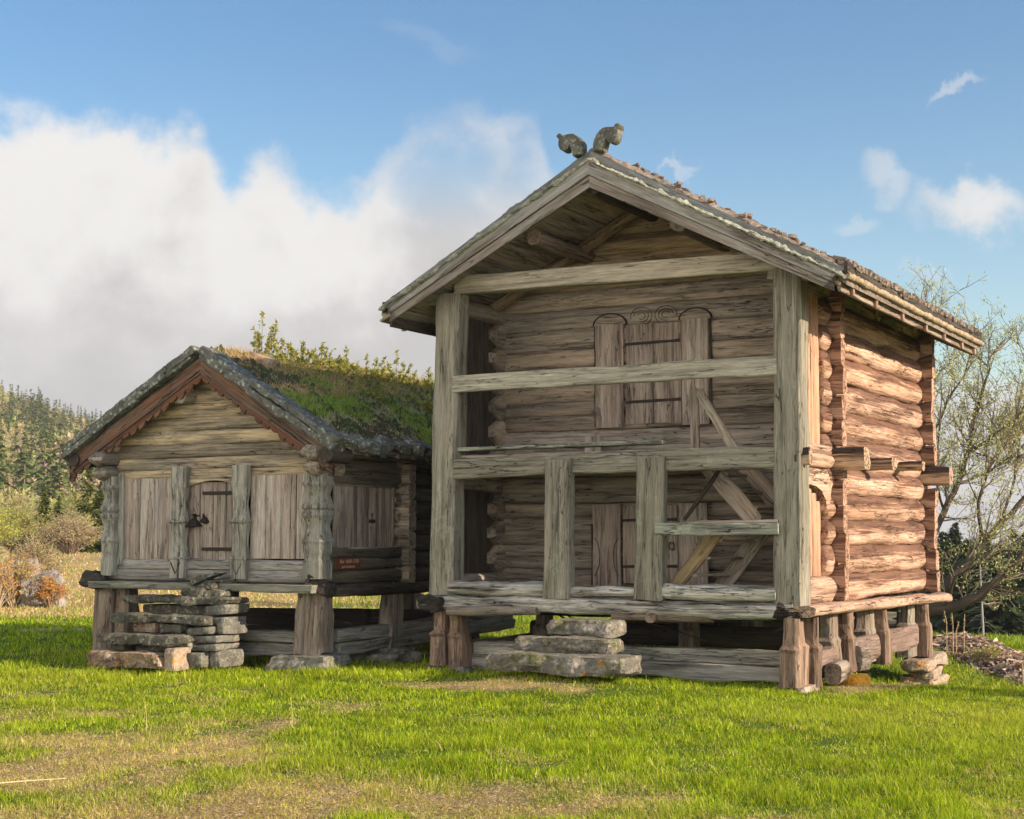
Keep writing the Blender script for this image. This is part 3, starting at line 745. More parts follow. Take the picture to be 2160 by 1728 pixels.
# crescent carvings on the lower left jamb
b = MB()
for c, s_ in ((1.60, 1), (2.06, -1)):
    pr_ = None
    for q in range(13):
        a0 = -1.1 + q / 12 * 2.2; p = (c + s_ * (.135 * math.cos(a0) + .0), 1.343, 1.33 + .27 * math.sin(a0))
        if pr_: b.board(pr_, p, .010, .012, n=1, seed=3)
        pr_ = p
    part('carved_groove', 'rot', b); b = MB()

# --- stairs between the galleries
st_ = MB(); st_.board((3.42, .62, 2.52), (4.10, .62, 1.74), .22, .05, up=(1, 0, 1), seed=2.4, n=8, wob=.01); stA = part('stair_stringer', 'stair', st_)
st_ = MB(); st_.board((3.70, 1.18, 2.52), (4.38, 1.18, 1.74), .2, .05, up=(1, 0, 1), seed=3.4, n=8, wob=.01); part('stair_stringer', 'stair', st_)
for i in range(3):
    st_ = MB(); z = 2.32 - i * .2; u = 3.66 + i * .18; st_.board((u, .62, z), (u + .05, 1.18, z), .035, .2, seed=i + 5.5, n=3); part('stair_tread', 'stair', st_)
st_ = MB(); st_.board((3.39, .66, 3.32), (3.83, .66, 2.60), .11, .03, up=(1, 0, .6), seed=6.4, n=6); part('stair_brace', 'stair', st_)
st_ = MB(); st_.board((3.31, .72, 2.58), (3.30, .72, 3.36), .115, .04, up=(1, 0, 0), seed=7.4, n=6); part('rail_stile', 'door', st_)
st_ = MB(); st_.board((1.72, 1.18, 2.6), (1.72, 1.18, 2.86), .22, .03, up=(1, 0, 0), seed=7.9, n=3); part('floor_cleat', 'door', st_)
st_ = MB(); st_.board((3.25, .50, 1.78), (3.72, .62, 2.46), .05, .04, up=(1, 0, 0), seed=8.4, n=4); part('prop_stick', 'dark', st_)
# landing plank seen between right gallery post and corner post
st_ = MB(); st_.board((3.13, -.06, 1.675), (4.60, -.06, 1.68), .135, .045, seed=9.4, n=10, wob=.012, rag=.02); part('landing_rail', 'lichboard', st_)
st_ = MB()
for i in range(5): st_.board((3.62, .03 + i * .16, 1.755), (4.58, .03 + i * .16, 1.76), .035, .15, seed=9.9 + i, n=6, wob=.006)
part('stair_landing', 'stair', st_)
st_ = MB(); st_.board((3.74, .42, 1.70), (3.14, .42, .98), .16, .05, up=(1, 0, -1), seed=10.4, n=6, wob=.01); part('stair_stringer', 'ladder', st_)
st_ = MB(); st_.board((4.06, .95, 1.66), (3.50, .95, .94), .2, .05, up=(1, 0, -1), seed=11.4, n=6, wob=.01); part('stair_stringer', 'stair', st_)
for i in range(3):
    st_ = MB(); z = 1.14 + i * .2; u = 3.36 + i * .165; st_.board((u, .42, z), (u + .22, .95, z), .03, .18, seed=i + 15.5, n=3); part('stair_tread', 'stair', st_)

# --- roof
def slope(fn, u0, u1, v, off0, off1, n=20):
    """points of a slope line"""
    return [(u0 + (u1 - u0) * i / n, v, fn(u0 + (u1 - u0) * i / n)) for i in range(n + 1)]
zb = lambda u: 5.685 - .502 * abs(u - CU)
depth = lambda u: zt(u) - zb(u)
def band(mb, f0, f1, ue, v0, v1, seed, step=0, n=24):
    """bargeboard between fractions f0..f1 of the verge depth, from ridge to ue; ends cut square to the slope"""
    sgn = 1 if ue > CU else -1
    lo, hi = [], []
    for i in range(n + 1):
        u = CU + (ue - CU) * i / n
        w_ = .004 * N(u * 6 + seed, f0 * 9)
        lo.append((u - sgn * .24 * (1 - f0) * (i == n) * 1.0, zb(u) + f0 * depth(u) + w_)); hi.append((u - sgn * .24 * (1 - f1) * (i == n), zb(u) + f1 * depth(u) + w_))
    lo[-1] = (lo[-1][0], zb(lo[-1][0]) + f0 * depth(lo[-1][0])); hi[-1] = (hi[-1][0], zb(hi[-1][0]) + f1 * depth(hi[-1][0]))
    ax = Vector((sgn, -.53)).normalized()
    for i in range(n):
        q = [lo[i], lo[i + 1], hi[i + 1], hi[i]]
        mb_ = MB()
        vs, gs = [], []
        for d in (v0, v1):
            for (h, z) in q:
                vs.append((h, d, z)); gs.append((h * ax.x + z * ax.y, h * -ax.y * sgn + z * .88, d))
        fs = [(0, 1, 2, 3), (7, 6, 5, 4), (0, 4, 5, 1), (3, 2, 6, 7)] + ([(1, 5, 6, 2)] if i == n - 1 else [])
        mb.add(vs, fs, gs, seed)
for ue, s_ in ((-.46, 1.), (5.50, 2.)):
    mb = MB(); band(mb, .0, .30, ue, -.40, -.36, s_ + 3); part('bargeboard', 'barge', mb)
    mb = MB(); band(mb, .315, .66, ue, -.43, -.362, s_ + 6); part('bargeboard', 'barge', mb)
    mb = MB(); band(mb, .70, .98, ue, -.372, -.33, s_ + 9); part('verge_board', 'verge', mb)
    # ragged bark and lichen between the boards
    mb = MB(); sg = 1 if ue > CU else -1
    st = []
    nn = 170
    for i in range(nn + 1):
        u = CU + (ue - CU) * i / nn
        st.append(((u, -.415 + .012 * N(u * 9, s_), zb(u) + .70 * depth(u) + .02 * N(u * 5, s_ * 3) + .012 * N(u * 21, s_)), max(.006, .024 + .030 * N(u * 7, s_ + 7) + .020 * N(u * 26, s_ + 1)), .05 + .02 * N(u * 19, 4)))
    mb.loft(st, (0, 0, 1), side=(0, 1, 0), sec='round', k=8, seed=s_ + 20, wob=.012, smooth=False)
    part('bark_strip', 'lichenstrip', mb)
# rear bargeboards
for ue in (-.46, 5.50):
    mb = MB(); band(mb, .0, .98, ue, 6.30, 6.36, 33 + ue); part('bargeboard', 'barge', mb)
# deck boards
for sg in (-1, 1):
    mb = MB(); n = 11
    for i in range(n):
        ua = CU + sg * (i * .27); ub = CU + sg * ((i + 1) * .27 - .006); 
        if i == n - 1: ub = CU + sg * 2.97
        uc = (ua + ub) / 2; dr_ = Vector((sg, 0, -.525)).normalized()
        mb.board((uc, -.36, zd(uc) + .02 + .008 * (i % 2)), (uc, 6.32, zd(uc) + .02 + .008 * (i % 2)), (Vector((ub - ua, 0, .525 * abs(ub - ua)))).length, .035, up=dr_, seed=i * 3 + 800 + sg, n=20, wob=.004)
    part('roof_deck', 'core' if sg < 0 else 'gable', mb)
# stone and bark covering with a rough top
def cover(sg, u_e, v0, v1, ztop, zbot, nm, mat, amp, parent, cu, nu=60, nv=150, seed=0, holes=0.):
    mb = MB(); vs = []; gs = []
    for j in range(nv + 1):
        v = v0 + (v1 - v0) * j / nv
        for i in range(nu + 1):
            u = cu + sg * abs(u_e - cu) * i / nu
            z = ztop(u) + amp * (N(u * 4 + seed, v * 4, 1) * .6 + N(u * 13, v * 13 + seed, 2) * .9 + N(u * 34, v * 34, 5 + seed) * .5)
            if j in (0, nv): z -= amp * .6
            vs.append((u, v + (.02 * N(u * 20, 3, seed) if j in (0, nv) else 0), z)); gs.append((u, v, z))
    W_ = nu + 1
    fs = [(j * W_ + i, j * W_ + i + 1, (j + 1) * W_ + i + 1, (j + 1) * W_ + i)[::sg] for j in range(nv) for i in range(nu)]
    # skirts
    b0 = len(vs)
    for j in range(nv + 1): p = vs[j * W_ + nu]; vs.append((p[0] - sg * .01, p[1], zbot(p[0]))); gs.append((p[0], p[1], p[2] - .1))
    fs += [(j * W_ + nu, b0 + j, b0 + j + 1, (j + 1) * W_ + nu)[::sg] for j in range(nv)]
    for jj, fl in ((0, 1), (nv, -1)):
        b1 = len(vs)
        for i in range(W_): p = vs[jj * W_ + i]; vs.append((p[0], p[1] + .01 * fl, zbot(p[0]))); gs.append((p[0], p[1], p[2] - .1))
        fs += [(jj * W_ + i, jj * W_ + i + 1, b1 + i + 1, b1 + i) for i in range(nu)]
    mb.add(vs, fs, gs, seed, None, False)
    return part(nm, mat, mb, parent)
for sg, ue in ((-1, -.44), (1, 5.50)):
    cover(sg, ue, -.33, 6.36, lambda u: zt(u) + .03, lambda u: zd(u) + .05, 'roof_covering', 'chips', .045, big, CU, seed=sg + 2)
# courses of stone chips along the right eave
mb = MB(); rr = random.Random(4)
for row in range(2):
    v = -.30
    while v < 6.3:
        w_ = .09 + rr.random() * .09
        mb.rock((5.46 - row * .05, v + w_ / 2, zt(5.46) + .055 + row * .055), (.16, w_ * (.62 + .3 * rr.random()), .045), rr.random() * .2, v * 7, (0, .25), 0, .02, (3, 3, 2))
        v += w_ + .02
v = -.3
while v < 6.3:
    for k_ in range(5):
        u = CU + .2 + rr.random() * 2.9; mb.rock((u, v, zt(u) + .045), (.07 + .07 * rr.random(), .06, .03), rr.random() * 3, u * 7 + v, (.2 * rr.random(), .4), 0, .03, (3, 3, 2))
    v += .11
part('eave_stones', 'chips', mb)['kind'] = 'stuff'
# eave boards and rolled birch bark
for ue, sg in ((5.50, 1), (-.44, -1)):
    mb = MB(); mb.board((ue + .005 * sg, -.38, 4.475), (ue + .005 * sg, 6.34, 4.475), .135, .04, seed=901, n=20); part('eave_board', 'dark', mb)
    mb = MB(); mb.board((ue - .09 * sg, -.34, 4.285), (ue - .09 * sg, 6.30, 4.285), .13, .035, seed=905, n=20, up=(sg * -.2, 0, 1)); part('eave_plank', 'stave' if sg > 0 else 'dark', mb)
    st = []
    for i in range(221):
        v = -.36 + 6.68 * i / 220; r = .034 + .013 * N(v * 4, 2.) + .010 * (abs(((v * 7.3 + .4 * N(v * 2.2, 8)) % 1) - .5) * 2)
        st.append(((ue + .01 * sg + .008 * N(v * 3, 5), v, 4.385 + .008 * N(v * 5, 1)), r, r * 1.1))
    mb = MB(); mb.loft(st, (0, 0, 1), sec='round', k=10, seed=77, wob=.006); part('birch_bark_roll', 'bark', mb)
    for v in (.02, .95, 2.12, 3.26, 4.26, 5.3, 6.1):
        mb = MB(); mb.board((ue - .045 * sg, v, 4.215), (ue - .045 * sg, v, 4.345), .055, .05, up=(0, 1, 0), seed=v, ch=.008, wob=.004, n=2)
        part('eave_hook', 'joist' if sg < 0 else 'sidesill', mb)
# purlins and rafters
for u, sg in ((1.52, 1), (3.42, -1)):
    z = zd(u) - .11
    mb = MB(); mb.log((u, -.02, z), (u, 6.2, z), .09, .105, ex=2.6, seed=u, wob=.012, n=16); part('purlin', 'stave', mb)
mb = MB(); mb.log((CU, -.3, 5.70), (CU, 6.2, 5.70), .09, .09, ex=2.6, seed=99, n=14); part('ridge_purlin', 'dark', mb)
for v in (1.2, 3.4, 5.4):
    for sg in (-1, 1):
        mb = MB(); mb.board((CU + sg * .04, v, zd(CU) - .10), (CU + sg * 2.35, v, zd(CU + 2.35) - .085), .12, .13, up=(0, 0, 1), seed=v + sg, wob=.006); part('rafter', 'gable', mb)
# carved finials at the ridge: curled heads
def finial(sg, base, label):
    """carved curl: a thick comma shaped plank with a knob at its tip"""
    cx, cz = base
    P_ = [(-.02, -.06), (-.03, .03), (-.015, .10), (.02, .16), (.07, .215), (.13, .25), (.20, .262), (.26, .25), (.30, .235), (.315, .27), (.345, .285), (.375, .275), (.385, .245), (.37, .215), (.35, .20), (.355, .15), (.35, .10), (.325, .05), (.285, .02), (.245, .015), (.21, .035), (.19, .07), (.175, .10), (.16, .07), (.145, .02), (.13, -.03), (.12, -.07)]
    P_ = [(a * .86, b_ * .86) for a, b_ in P_]; n = len(P_); c = Vector((.146, .103))
    mb = MB(); vs = []; gs = []
    rings = [(-.075, .80), (-.06, .93), (-.03, 1.0), (.03, 1.0), (.06, .93), (.075, .80)]
    for d, k_ in rings:
        for i, (a, b_) in enumerate(P_):
            q = c + (Vector((a, b_)) - c) * (1 + (k_ - 1) * .35); q += (q - c).normalized() * .014 * N(a * 26, b_ * 26, sg + d * 9)
            vs.append((cx + sg * q.x, -.37 + d, cz + q.y)); gs.append((q.x, q.y, d))
    fs = [(i + r * n, (i + 1) % n + r * n, (i + 1) % n + (r + 1) * n, i + (r + 1) * n) for r in range(5) for i in range(n)] + [tuple(range(n)), tuple(range(6 * n - 1, 5 * n - 1, -1))]
    mb.add(vs, fs, gs, 3 + sg)
    return part('ridge_finial', 'lichenfin', mb, label=label)
M['lichenfin'] = stone('finial_wood', (.10, .105, .085), (.20, .20, .165), (.04, .04, .033), (.33, .36, .29), .7, .0, .04, 2.4)
finial(-1, (CU - .09, 6.13), 'left carved ridge ornament curling to the left'); finial(1, (CU + .09, 6.15), 'right carved ridge ornament curling to the right')

# --- side sill and staves
mb = MB(); mb.loft([((4.86, -.06 + i * .322, .775 - .0035 * i), .065 + .008 * N(i * .7, 4), .15) for i in range(21)], (0, 0, 1), sec='round', ex=3., k=18, seed=61, wob=.014, rag=.02); part('side_sill', 'sidesill', mb)
mb = MB(); mb.log((.0, -.02, .76), (.0, 6.2, .72), .09, .16, seed=62, ex=3); part('side_sill', 'sill', mb)
for k_, (u, v, wz, dz, mt, lean) in enumerate(((4.74, -.02, .18, .0, 'side', .0), (4.83, .27, .10, -.02, 'side', 0), (4.72, 1.30, .17, 0, 'stave', 0), (4.83, 1.56, .09, .04, 'side', 0), (4.70, 2.86, .17, .06, 'stave', 0), (4.83, 3.1, .08, .02, 'side', .0), (4.70, 4.9, .17, -.02, 'stave', 0), (4.85, 5.2, .085, -.03, 'side', 0),
        (.14, .12, .17, .05, 'side', 0), (.34, .16, .14, .0, 'side', 0), (.6, 2.0, .15, 0, 'stave', 0), (1.0, 3.6, .16, 0, 'stave', 0), (2.6, 2.2, .15, 0, 'stave', 0), (2.5, 4.8, .16, 0, 'stave', 0), (.2, 5.6, .16, 0, 'stave', 0), (3.6, 5.6, .16, 0, 'stave', 0))):
    z0 = -.04 + dz; mb = MB(); st = []
    prof = [(0, 1.25), (.10, 1.2), (.3, 1.12), (.5, 1.05), (.56, 1.18), (.62, .85), (.8, .72), (1., .70)]
    for f, s_ in prof: st.append(((u, v + (.03 if mt == 'side' else 0) * (1 - f) * 1.5, z0 + (.70 - z0) * f), wz * s_, .10 * (1.1 if f < .6 else .9)))
    mb.loft(st, (0, 1, 0), seed=k_ * 2.2 + 3, wob=.016, ch=.035, rag=.02); part('stave', 'redstave' if mt == 'side' else mt, mb)
# front base log (two hewn halves), side base logs, rear base logs
mb = MB(); mb.board((.46, .42, .205), (4.46, .42, .215), .16, .16, seed=21, wob=.01, n=22); mb.board((.40, .40, .035), (4.46, .40, .04), .175, .2, seed=22, wob=.014, n=22); part('base_log', 'base', mb)
for a, b, z in ((.55, 1.20, .13), (1.72, 2.98, .18), (3.25, 4.98, .20), (5.30, 5.72, .20)):
    mb = MB(); mb.loft([((4.74 + .02 * i / 5, a + (b - a) * i / 5, z + .005 * i), .165 + (.02 if i < 1 else 0), .10) for i in range(6)], (0, 0, 1), sec='round', ex=3.4, k=16, seed=a * 7, wob=.014, rag=.02, smooth=False); part('base_log', 'pinkbase', mb)
mb = MB(); mb.log((4.98, .62, .05), (4.98, .98, .07), .12, .10, seed=3, ex=3, rag=.02); part('log_stub', 'stave', mb)
mb = MB(); mb.log((4.92, 1.75, .14), (4.96, 2.0, .14), .15, .07, seed=13, ex=3, rag=.02); part('log_stub', 'stave', mb)
for v, z in ((2.4, .3), (5.7, .25)):
    mb = MB(); mb.log((.2, v, z), (4.6, v, z), .14, .1, seed=v + 4, ex=3); part('base_log', 'dark' if v < 3 else 'base', mb)
mb = MB(); mb.log((.25, .6, .12), (.25, 5.6, .16), .14, .1, seed=84, ex=3); part('base_log', 'base', mb)
mb = MB(); mb.log((.33, -.04, .685), (1.56, .0, .70), .055, .08, seed=85, ex=2.6, wob=.012); part('packing_log', 'stave', mb)
mb = MB(); mb.log((2.55, .0, .665), (3.75, .1, .67), .05, .07, seed=86, ex=2.6, wob=.012); mb.log((3.05, -.05, .66), (3.05, .4, .66), .06, .07, seed=87); part('packing_log', 'stave', mb)
for a, b in (((2.75, .3, .62), (3.5, .6, .36)), ((1.35, .9, .62), (1.9, .7, .40)), ((1.2, 1.4, .6), (1.7, 1.1, .42)), ((4.3, 4.2, .62), (4.75, 5.0, .66))):
    mb = MB(); mb.log(a, b, .014, .014, n=3, k=6); part('iron_stay', 'iron', mb)

# loose plank on the gallery
mb = MB(); mb.board((0, 0, 0), (2.75, .03, .02), .05, .22, seed=33, wob=.006, n=18, rag=.02); mb.v = [(x + .36, y + .16, z + 2.675) for x, y, z in mb.v]
tag(mb.build('loose_plank', M['lichboard'], None, (1.7, .17, 2.65)), 'loose weathered plank lying along the upper gallery floor edge', 'plank')

# --- three stone steps in front of the large storehouse
for (c, dm, mt, lab, s_, nn) in (((2.50, -1.20, .205), (1.72, .58, .20), 'stone', 'broad bottom stone step with orange lichen before the tall storehouse', 3.1, (30, 12, 5)),
                         ((2.42, -.82, .375), (1.16, .5, .17), 'stone', 'middle stone step before the tall storehouse, mossy orange at its right end', 4.2, (24, 10, 5)),
                         ((2.42, -.42, .555), (.80, .44, .17), 'stone', 'topmost and smallest stone step under the tall storehouse sill', 5.3, (18, 9, 5))):
    mb = MB(); mb.rock(c, dm, .0, s_, (0, 0), .03, .045, nn, .3)
    tag(mb.build('stone_step', M[mt], None, (c[0], c[1], c[2] - dm[2] / 2)), lab, 'stone step', 'stone steps of the tall storehouse')
def stone_thing(name, c, dm, mt, lab, cat='stone', group=None, rot=0., sd_=0., tilt=(0, 0), rough=.06, lay=0., n=(10, 7, 4), flat=.4):
    mb = MB(); mb.rock(c, dm, rot, sd_, tilt, lay, rough, n, flat)
    return tag(mb.build(name, M[mt], None, (c[0], c[1], c[2] - dm[2] / 2)), lab, cat, group)
stone_thing('foundation_stone', (4.70, .10, -.10), (.40, .46, .13), 'warmstone', 'flat stones under the front right stave of the tall storehouse', 'stone', 'foundation stones of the tall storehouse', sd_=2)
stone_thing('foundation_stone', (5.02, 1.12, -.07), (.36, .34, .18), 'orangestone', 'bright orange lichen block under the second right stave', 'stone', 'foundation stones of the tall storehouse', sd_=3, rough=.05)
stone_thing('foundation_stone', (4.84, 5.35, -.42), (.42, .9, .15), 'warmstone', 'lowest of three stacked stones under the rear right stave', 'stone', 'foundation stones of the tall storehouse', sd_=4)
stone_thing('foundation_stone', (4.84, 5.30, -.28), (.36, .7, .13), 'warmstone', 'middle orange stained stone of the stack under the rear right stave', 'stone', 'foundation stones of the tall storehouse', sd_=5, tilt=(.06, .1))
stone_thing('foundation_stone', (4.82, 5.25, -.14), (.40, 1.0, .13), 'warmstone', 'topmost pointed stone of the stack under the rear right stave', 'stone', 'foundation stones of the tall storehouse', sd_=6, tilt=(.08, 0))
stone_thing('foundation_stone', (.25, .22, -.08), (.55, .5, .12), 'footstone', 'grey flat stone under the front left stave of the tall storehouse', 'stone', 'foundation stones of the tall storehouse', sd_=7)

# ================================================================== SMALL STOREHOUSE
small = thing('turf_roof_storehouse', (-3.3, 2, 0), 'low log storehouse with grassy turf roof and carved corner columns', 'storehouse')
def sp(name, mat, mb, label=None, parent=None): return part(name, mat, mb, parent or small, label)
VS = -.30; SC = -3.26
# logs of the front
zs = [2.38, 2.50, 2.66, 2.84, 3.03, 3.20, 3.38, 3.58, 3.80, 3.97]
mb = MB()
for i in range(len(zs) - 1):
    zm = zs[i] ; hl = min(1.72 + .04, (4.02 - (zs[i] + zs[i + 1]) / 2) / .60 + .08)
    hewn(mb, SC - hl - .0, SC + hl, zs[i], zs[i + 1], VS + .10, i * 3.9 + 7, .09, 4.5)
w1 = sp('gable_log_wall', 'tanfront', mb)
b = MB(); b.board((-2.92, VS + .0, 3.42), (-2.92, VS + .0, 3.48), .07, .03, up=(1, 0, 0), n=1); sp('vent_hole', 'rot', b, parent=w1)
mb = MB(); hewn(mb, -5.12, -1.35, 1.13, 1.28, VS + .08, 4.1, .09); hewn(mb, -5.15, -1.33, .99, 1.14, VS + .05, 5.1, .10); sp('sill_log', 'base', mb)
mb = MB(); mb.board((-5.20, VS - .12, .925), (-1.38, VS - .12, .925), .10, .30, seed=44, wob=.012, n=26, rag=.02); sp('sill_board', 'mossy', mb)
for u, s_ in ((-5.2, 1.), (-1.42, 1.3)):
    mb = MB(); mb.rock((u, VS - .04, .98), (.24 * s_, .30, .15 * s_), .2, u + 9, (0, .3), .03, .06, (12, 8, 6), .8); sp('rotten_beam_end', 'rot', mb)
def panel(u0, u1, z0, z1, nb, v, nm, mat, lab, sd_):
    mb = MB(); w_ = (u1 - u0) / nb
    for i in range(nb):
        mb.board((u0 + w_ * (i + .5), v + .004 * (i % 2), z0 + .02 * N(i * 3., sd_)), (u0 + w_ * (i + .5), v + .004 * (i % 2), z1), w_ - .006, .03, up=(1, 0, 0), seed=sd_ + i * 2.3, n=8, wob=.003, rag=.012)
    return sp(nm, mat, mb, lab)
panel(-4.86, -3.88, 1.28, 2.39, 3, VS + .03, 'board_panel', 'panel', 'left panel of grey boards', 11)
panel(-2.60, -1.60, 1.30, 2.40, 4, VS + .03, 'board_panel', 'panel', 'right panel of pale grey boards', 31)
dr2 = panel(-3.70, -2.80, 1.26, 2.32, 4, VS + .05, 'door', 'door', 'small door of dark boards with two iron straps', 51)
pts = [(-3.62, 2.40), (-2.82, 2.40), (-2.82, 2.29)] + [(-2.86 - .7 * q / 10, 2.29 + .05 * math.sin(math.pi * q / 10)) for q in range(11)] + [(-3.62, 2.27)]
mb = MB(); mb.prism(pts, 'u', VS - .02, VS + .06, 'h', 61); sp('door_lintel', 'tanfront', mb)
mb = MB(); mb.board((-3.61, VS - .01, 1.22), (-2.82, VS - .01, 1.20), .12, .08, seed=64, n=6, wob=.012); sp('door_sill', 'base', mb)
for z in (2.17, 1.42):
    b = MB(); b.board((-3.42, VS + .022, z), (-2.86, VS + .022, z), .04, .02, seed=1.); sp('hinge', 'iron', b, parent=dr2)
b = MB(); b.rock((-3.55, VS + .02, 1.83), (.06, .03, .16), 0, 2, n=(4, 3, 5)); b.rock((-3.40, VS + .02, 1.83), (.05, .04, .13), 0, 3, n=(4, 3, 5)); sp('lock_plate', 'iron', b, parent=dr2)
def column(u, v, hw, hd, z0, z1, rings, sd_, nm='carved_column', foot=True):
    """square column whose faces swell and pinch like a baluster"""
    mb = MB(); st = []; n = 60
    for i in range(n + 1):
        z = z0 + (z1 - z0) * i / n; s_ = 1.
        for (zr, a, w_) in rings: s_ += a * math.exp(-((z - zr) / w_) ** 2)
        st.append(((u, v, z), hw * s_, hd * s_))
    mb.loft(st, (1, 0, 0), side=(0, 1, 0), seed=sd_, wob=.004, ch=.03)
    return sp(nm, 'carved', mb)
def rings4(z0, z1, sc):
    H_ = z1 - z0
    return [(z0 + H_ * .10, -.1 * sc, .05), (z0 + .27 * H_, .13 * sc, .03), (z0 + .42 * H_, -.14 * sc, .09), (z0 + .55 * H_, .13 * sc, .045), (z0 + .63 * H_, .12 * sc, .04), (z0 + .59 * H_, -.13 * sc, .012), (z0 + .76 * H_, -.14 * sc, .08), (z0 + .87 * H_, .11 * sc, .03)]
# corner columns
column(-1.47, VS - .02, .15, .14, 1.05, 2.40, rings4(1.2, 2.42, 1.2), 71)
column(-4.99, VS - .02, .115, .14, 1.05, 2.42, rings4(1.2, 2.42, 1.3), 72)
mb = MB(); mb.board((-4.84, VS + .0, 1.2), (-4.86, VS + .0, 2.46), .09, .08, up=(1, 0, 0), seed=73, n=8); sp('corner_board', 'carved', mb)
# door columns: flat pilasters with beaded waist, pointed feet
for u, s_ in ((-3.745, 1.), (-2.70, 2.)):
    mb = MB(); st = []; n = 56
    for i in range(n + 1):
        z = 1.03 + 1.50 * i / n; a = .128; 
        a += .0; t_k = .075
        for (zr, aa, w_) in ((1.78, .022, .02), (1.30, .012, .02), (1.52, -.018, .15), (2.02, -.02, .15), (2.28, .006, .03)): a += aa * math.exp(-((z - zr) / w_) ** 2); t_k += aa * 1.4 * math.exp(-((z - zr) / w_) ** 2)
        st.append(((u, VS - .06, z), a, t_k))
    mb.loft(st, (1, 0, 0), side=(0, 1, 0), seed=s_ * 9, wob=.003, ch=.045); cc = sp('carved_column', 'carved', mb)
    b = MB()
    for sx_ in (-1, 1): b.board((u + sx_ * .085, VS - .132, 1.24), (u + .0, VS - .132, 1.09), .014, .012, n=1)
    sp('carved_groove', 'dark', b, parent=cc)
# moulded brackets where the wall logs cross at the corners
for u, sg in ((-1.42, 1), (-5.05, -1)):
    for i, (z, rz_, e) in enumerate(((2.66, .11, .26), (2.47, .11, .20), (2.86, .10, .16))):
        mb = MB(); mb.log((u, VS + .3, z), (u, VS - .06 - e, z), rz_, .13, seed=u + i * 3, tap=(0, .12), ex=2.6, wob=.012, n=5); sp('log_head', 'core', mb)
    mb = MB(); mb.log((u - sg * .2, VS + .12, 2.64), (u + sg * (.26 if sg > 0 else .2), VS + .12, 2.66), .10, .09, seed=u * 2, tap=(0, .1), ex=2.6, n=4); sp('log_head', 'gable', mb)
for u in (-4.02 + .35, -2.48):
    z = 3.50 if u < -3 else 3.50
    mb = MB(); mb.log((u, -.50, z), (u, 5.1, z), .12, .12, seed=u + 5, ex=2.5, n=12); sp('purlin', 'core', mb)
# side wall of the small house (faces right)
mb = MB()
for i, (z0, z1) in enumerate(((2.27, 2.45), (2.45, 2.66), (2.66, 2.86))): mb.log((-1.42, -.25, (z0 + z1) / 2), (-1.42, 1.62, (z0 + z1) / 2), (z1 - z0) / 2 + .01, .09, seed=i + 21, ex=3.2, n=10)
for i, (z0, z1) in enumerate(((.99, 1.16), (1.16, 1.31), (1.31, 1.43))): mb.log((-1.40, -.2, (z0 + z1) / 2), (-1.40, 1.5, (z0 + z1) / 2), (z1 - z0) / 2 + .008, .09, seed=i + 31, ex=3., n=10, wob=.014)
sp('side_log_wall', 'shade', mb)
mb = MB(); mb.log((-1.36, -.2, .90), (-1.36, 5.0, .86), .085, .15, seed=41, ex=3, wob=.016, n=20); sp('side_sill', 'dark', mb)
sd2 = MB()
for i in range(5): sd2.board((-1.40, -.10 + i * .272 + .136, 1.45), (-1.40, -.10 + i * .272 + .136, 2.26), .268, .03, up=(0, 1, 0), seed=i * 2.9 + 120, n=6, wob=.003)
sdp = sp('board_panel', 'door', sd2, 'brownish side panel with small cross cut and pale streak')
b = MB(); b.board((-1.376, .70, 1.79), (-1.376, .84, 1.79), .045, .012); b.board((-1.376, .77, 1.70), (-1.376, .77, 1.90), .012, .012, up=(0, 1, 0)); sp('cross_cut', 'rot', b, parent=sdp)
b = MB(); b.board((-1.378, .76, 1.46), (-1.378, .77, 1.72), .09, .008, up=(0, 1, 0)); sp('pale_streak', 'panel', b, parent=sdp)
mb = MB(); mb.board((-1.39, -.12, 2.27), (-1.39, 1.30, 2.27), .04, .06, seed=7); mb.board((-1.39, -.12, 1.435), (-1.39, 1.36, 1.435), .03, .08, seed=8); mb.board((-1.39, 1.28, 1.43), (-1.39, 1.28, 2.27), .04, .05, up=(0, 1, 0), seed=9); sp('panel_frame', 'core', mb)
# zigzag corner and rear log chamber
mb = MB(); zc = [.95, 1.18, 1.42, 1.66, 1.88, 2.10, 2.34, 2.6, 2.82]
for i in range(len(zc) - 1):
    z = (zc[i] + zc[i + 1]) / 2; hz = (zc[i + 1] - zc[i]) / 2
    mb.loft([((-1.60, 1.50, z), hz * .6, .07), ((-1.44, 1.50, z), hz * .7, .085), ((-1.34, 1.50, z), hz * .98, .09), ((-1.20, 1.50, z), hz * .95, .085)], (0, 0, 1), seed=i * 3 + 7, ch=.03, wob=.012, rag=.015)
    mb.loft([((-1.42, 1.70, z + hz * .9), hz * .8, .08), ((-1.42, 1.42, z + hz * .9), hz * .85, .085), ((-1.42, 1.30, z + hz * .9), hz * .35, .08)], (0, 0, 1), seed=i * 4 + 7, ch=.03, wob=.012)
sp('notched_corner', 'core', mb)
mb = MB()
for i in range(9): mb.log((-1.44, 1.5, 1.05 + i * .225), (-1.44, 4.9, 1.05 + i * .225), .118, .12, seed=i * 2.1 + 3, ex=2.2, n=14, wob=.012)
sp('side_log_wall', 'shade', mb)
mb = MB()
for i in range(9): mb.log((-5.1, .0, 1.05 + i * .225), (-5.1, 4.9, 1.05 + i * .225), .118, .12, seed=i * 2.1 + 3, ex=2.2, n=8)
for i in range(12):
    hl = min(1.85, (4.0 - (1.05 + i * .225)) / .6); mb.log((SC - hl, 4.8, 1.05 + i * .225), (SC + hl, 4.8, 1.05 + i * .225), .118, .11, seed=i, ex=3, n=4)
sp('rear_log_wall', 'core', mb)
mb = MB()
for i in range(17): mb.board((-5.1, -.2 + i * .3, .98), (-1.5, -.2 + i * .3, .98), .05, .29, seed=i, n=3)
sp('floor', 'dark', mb)
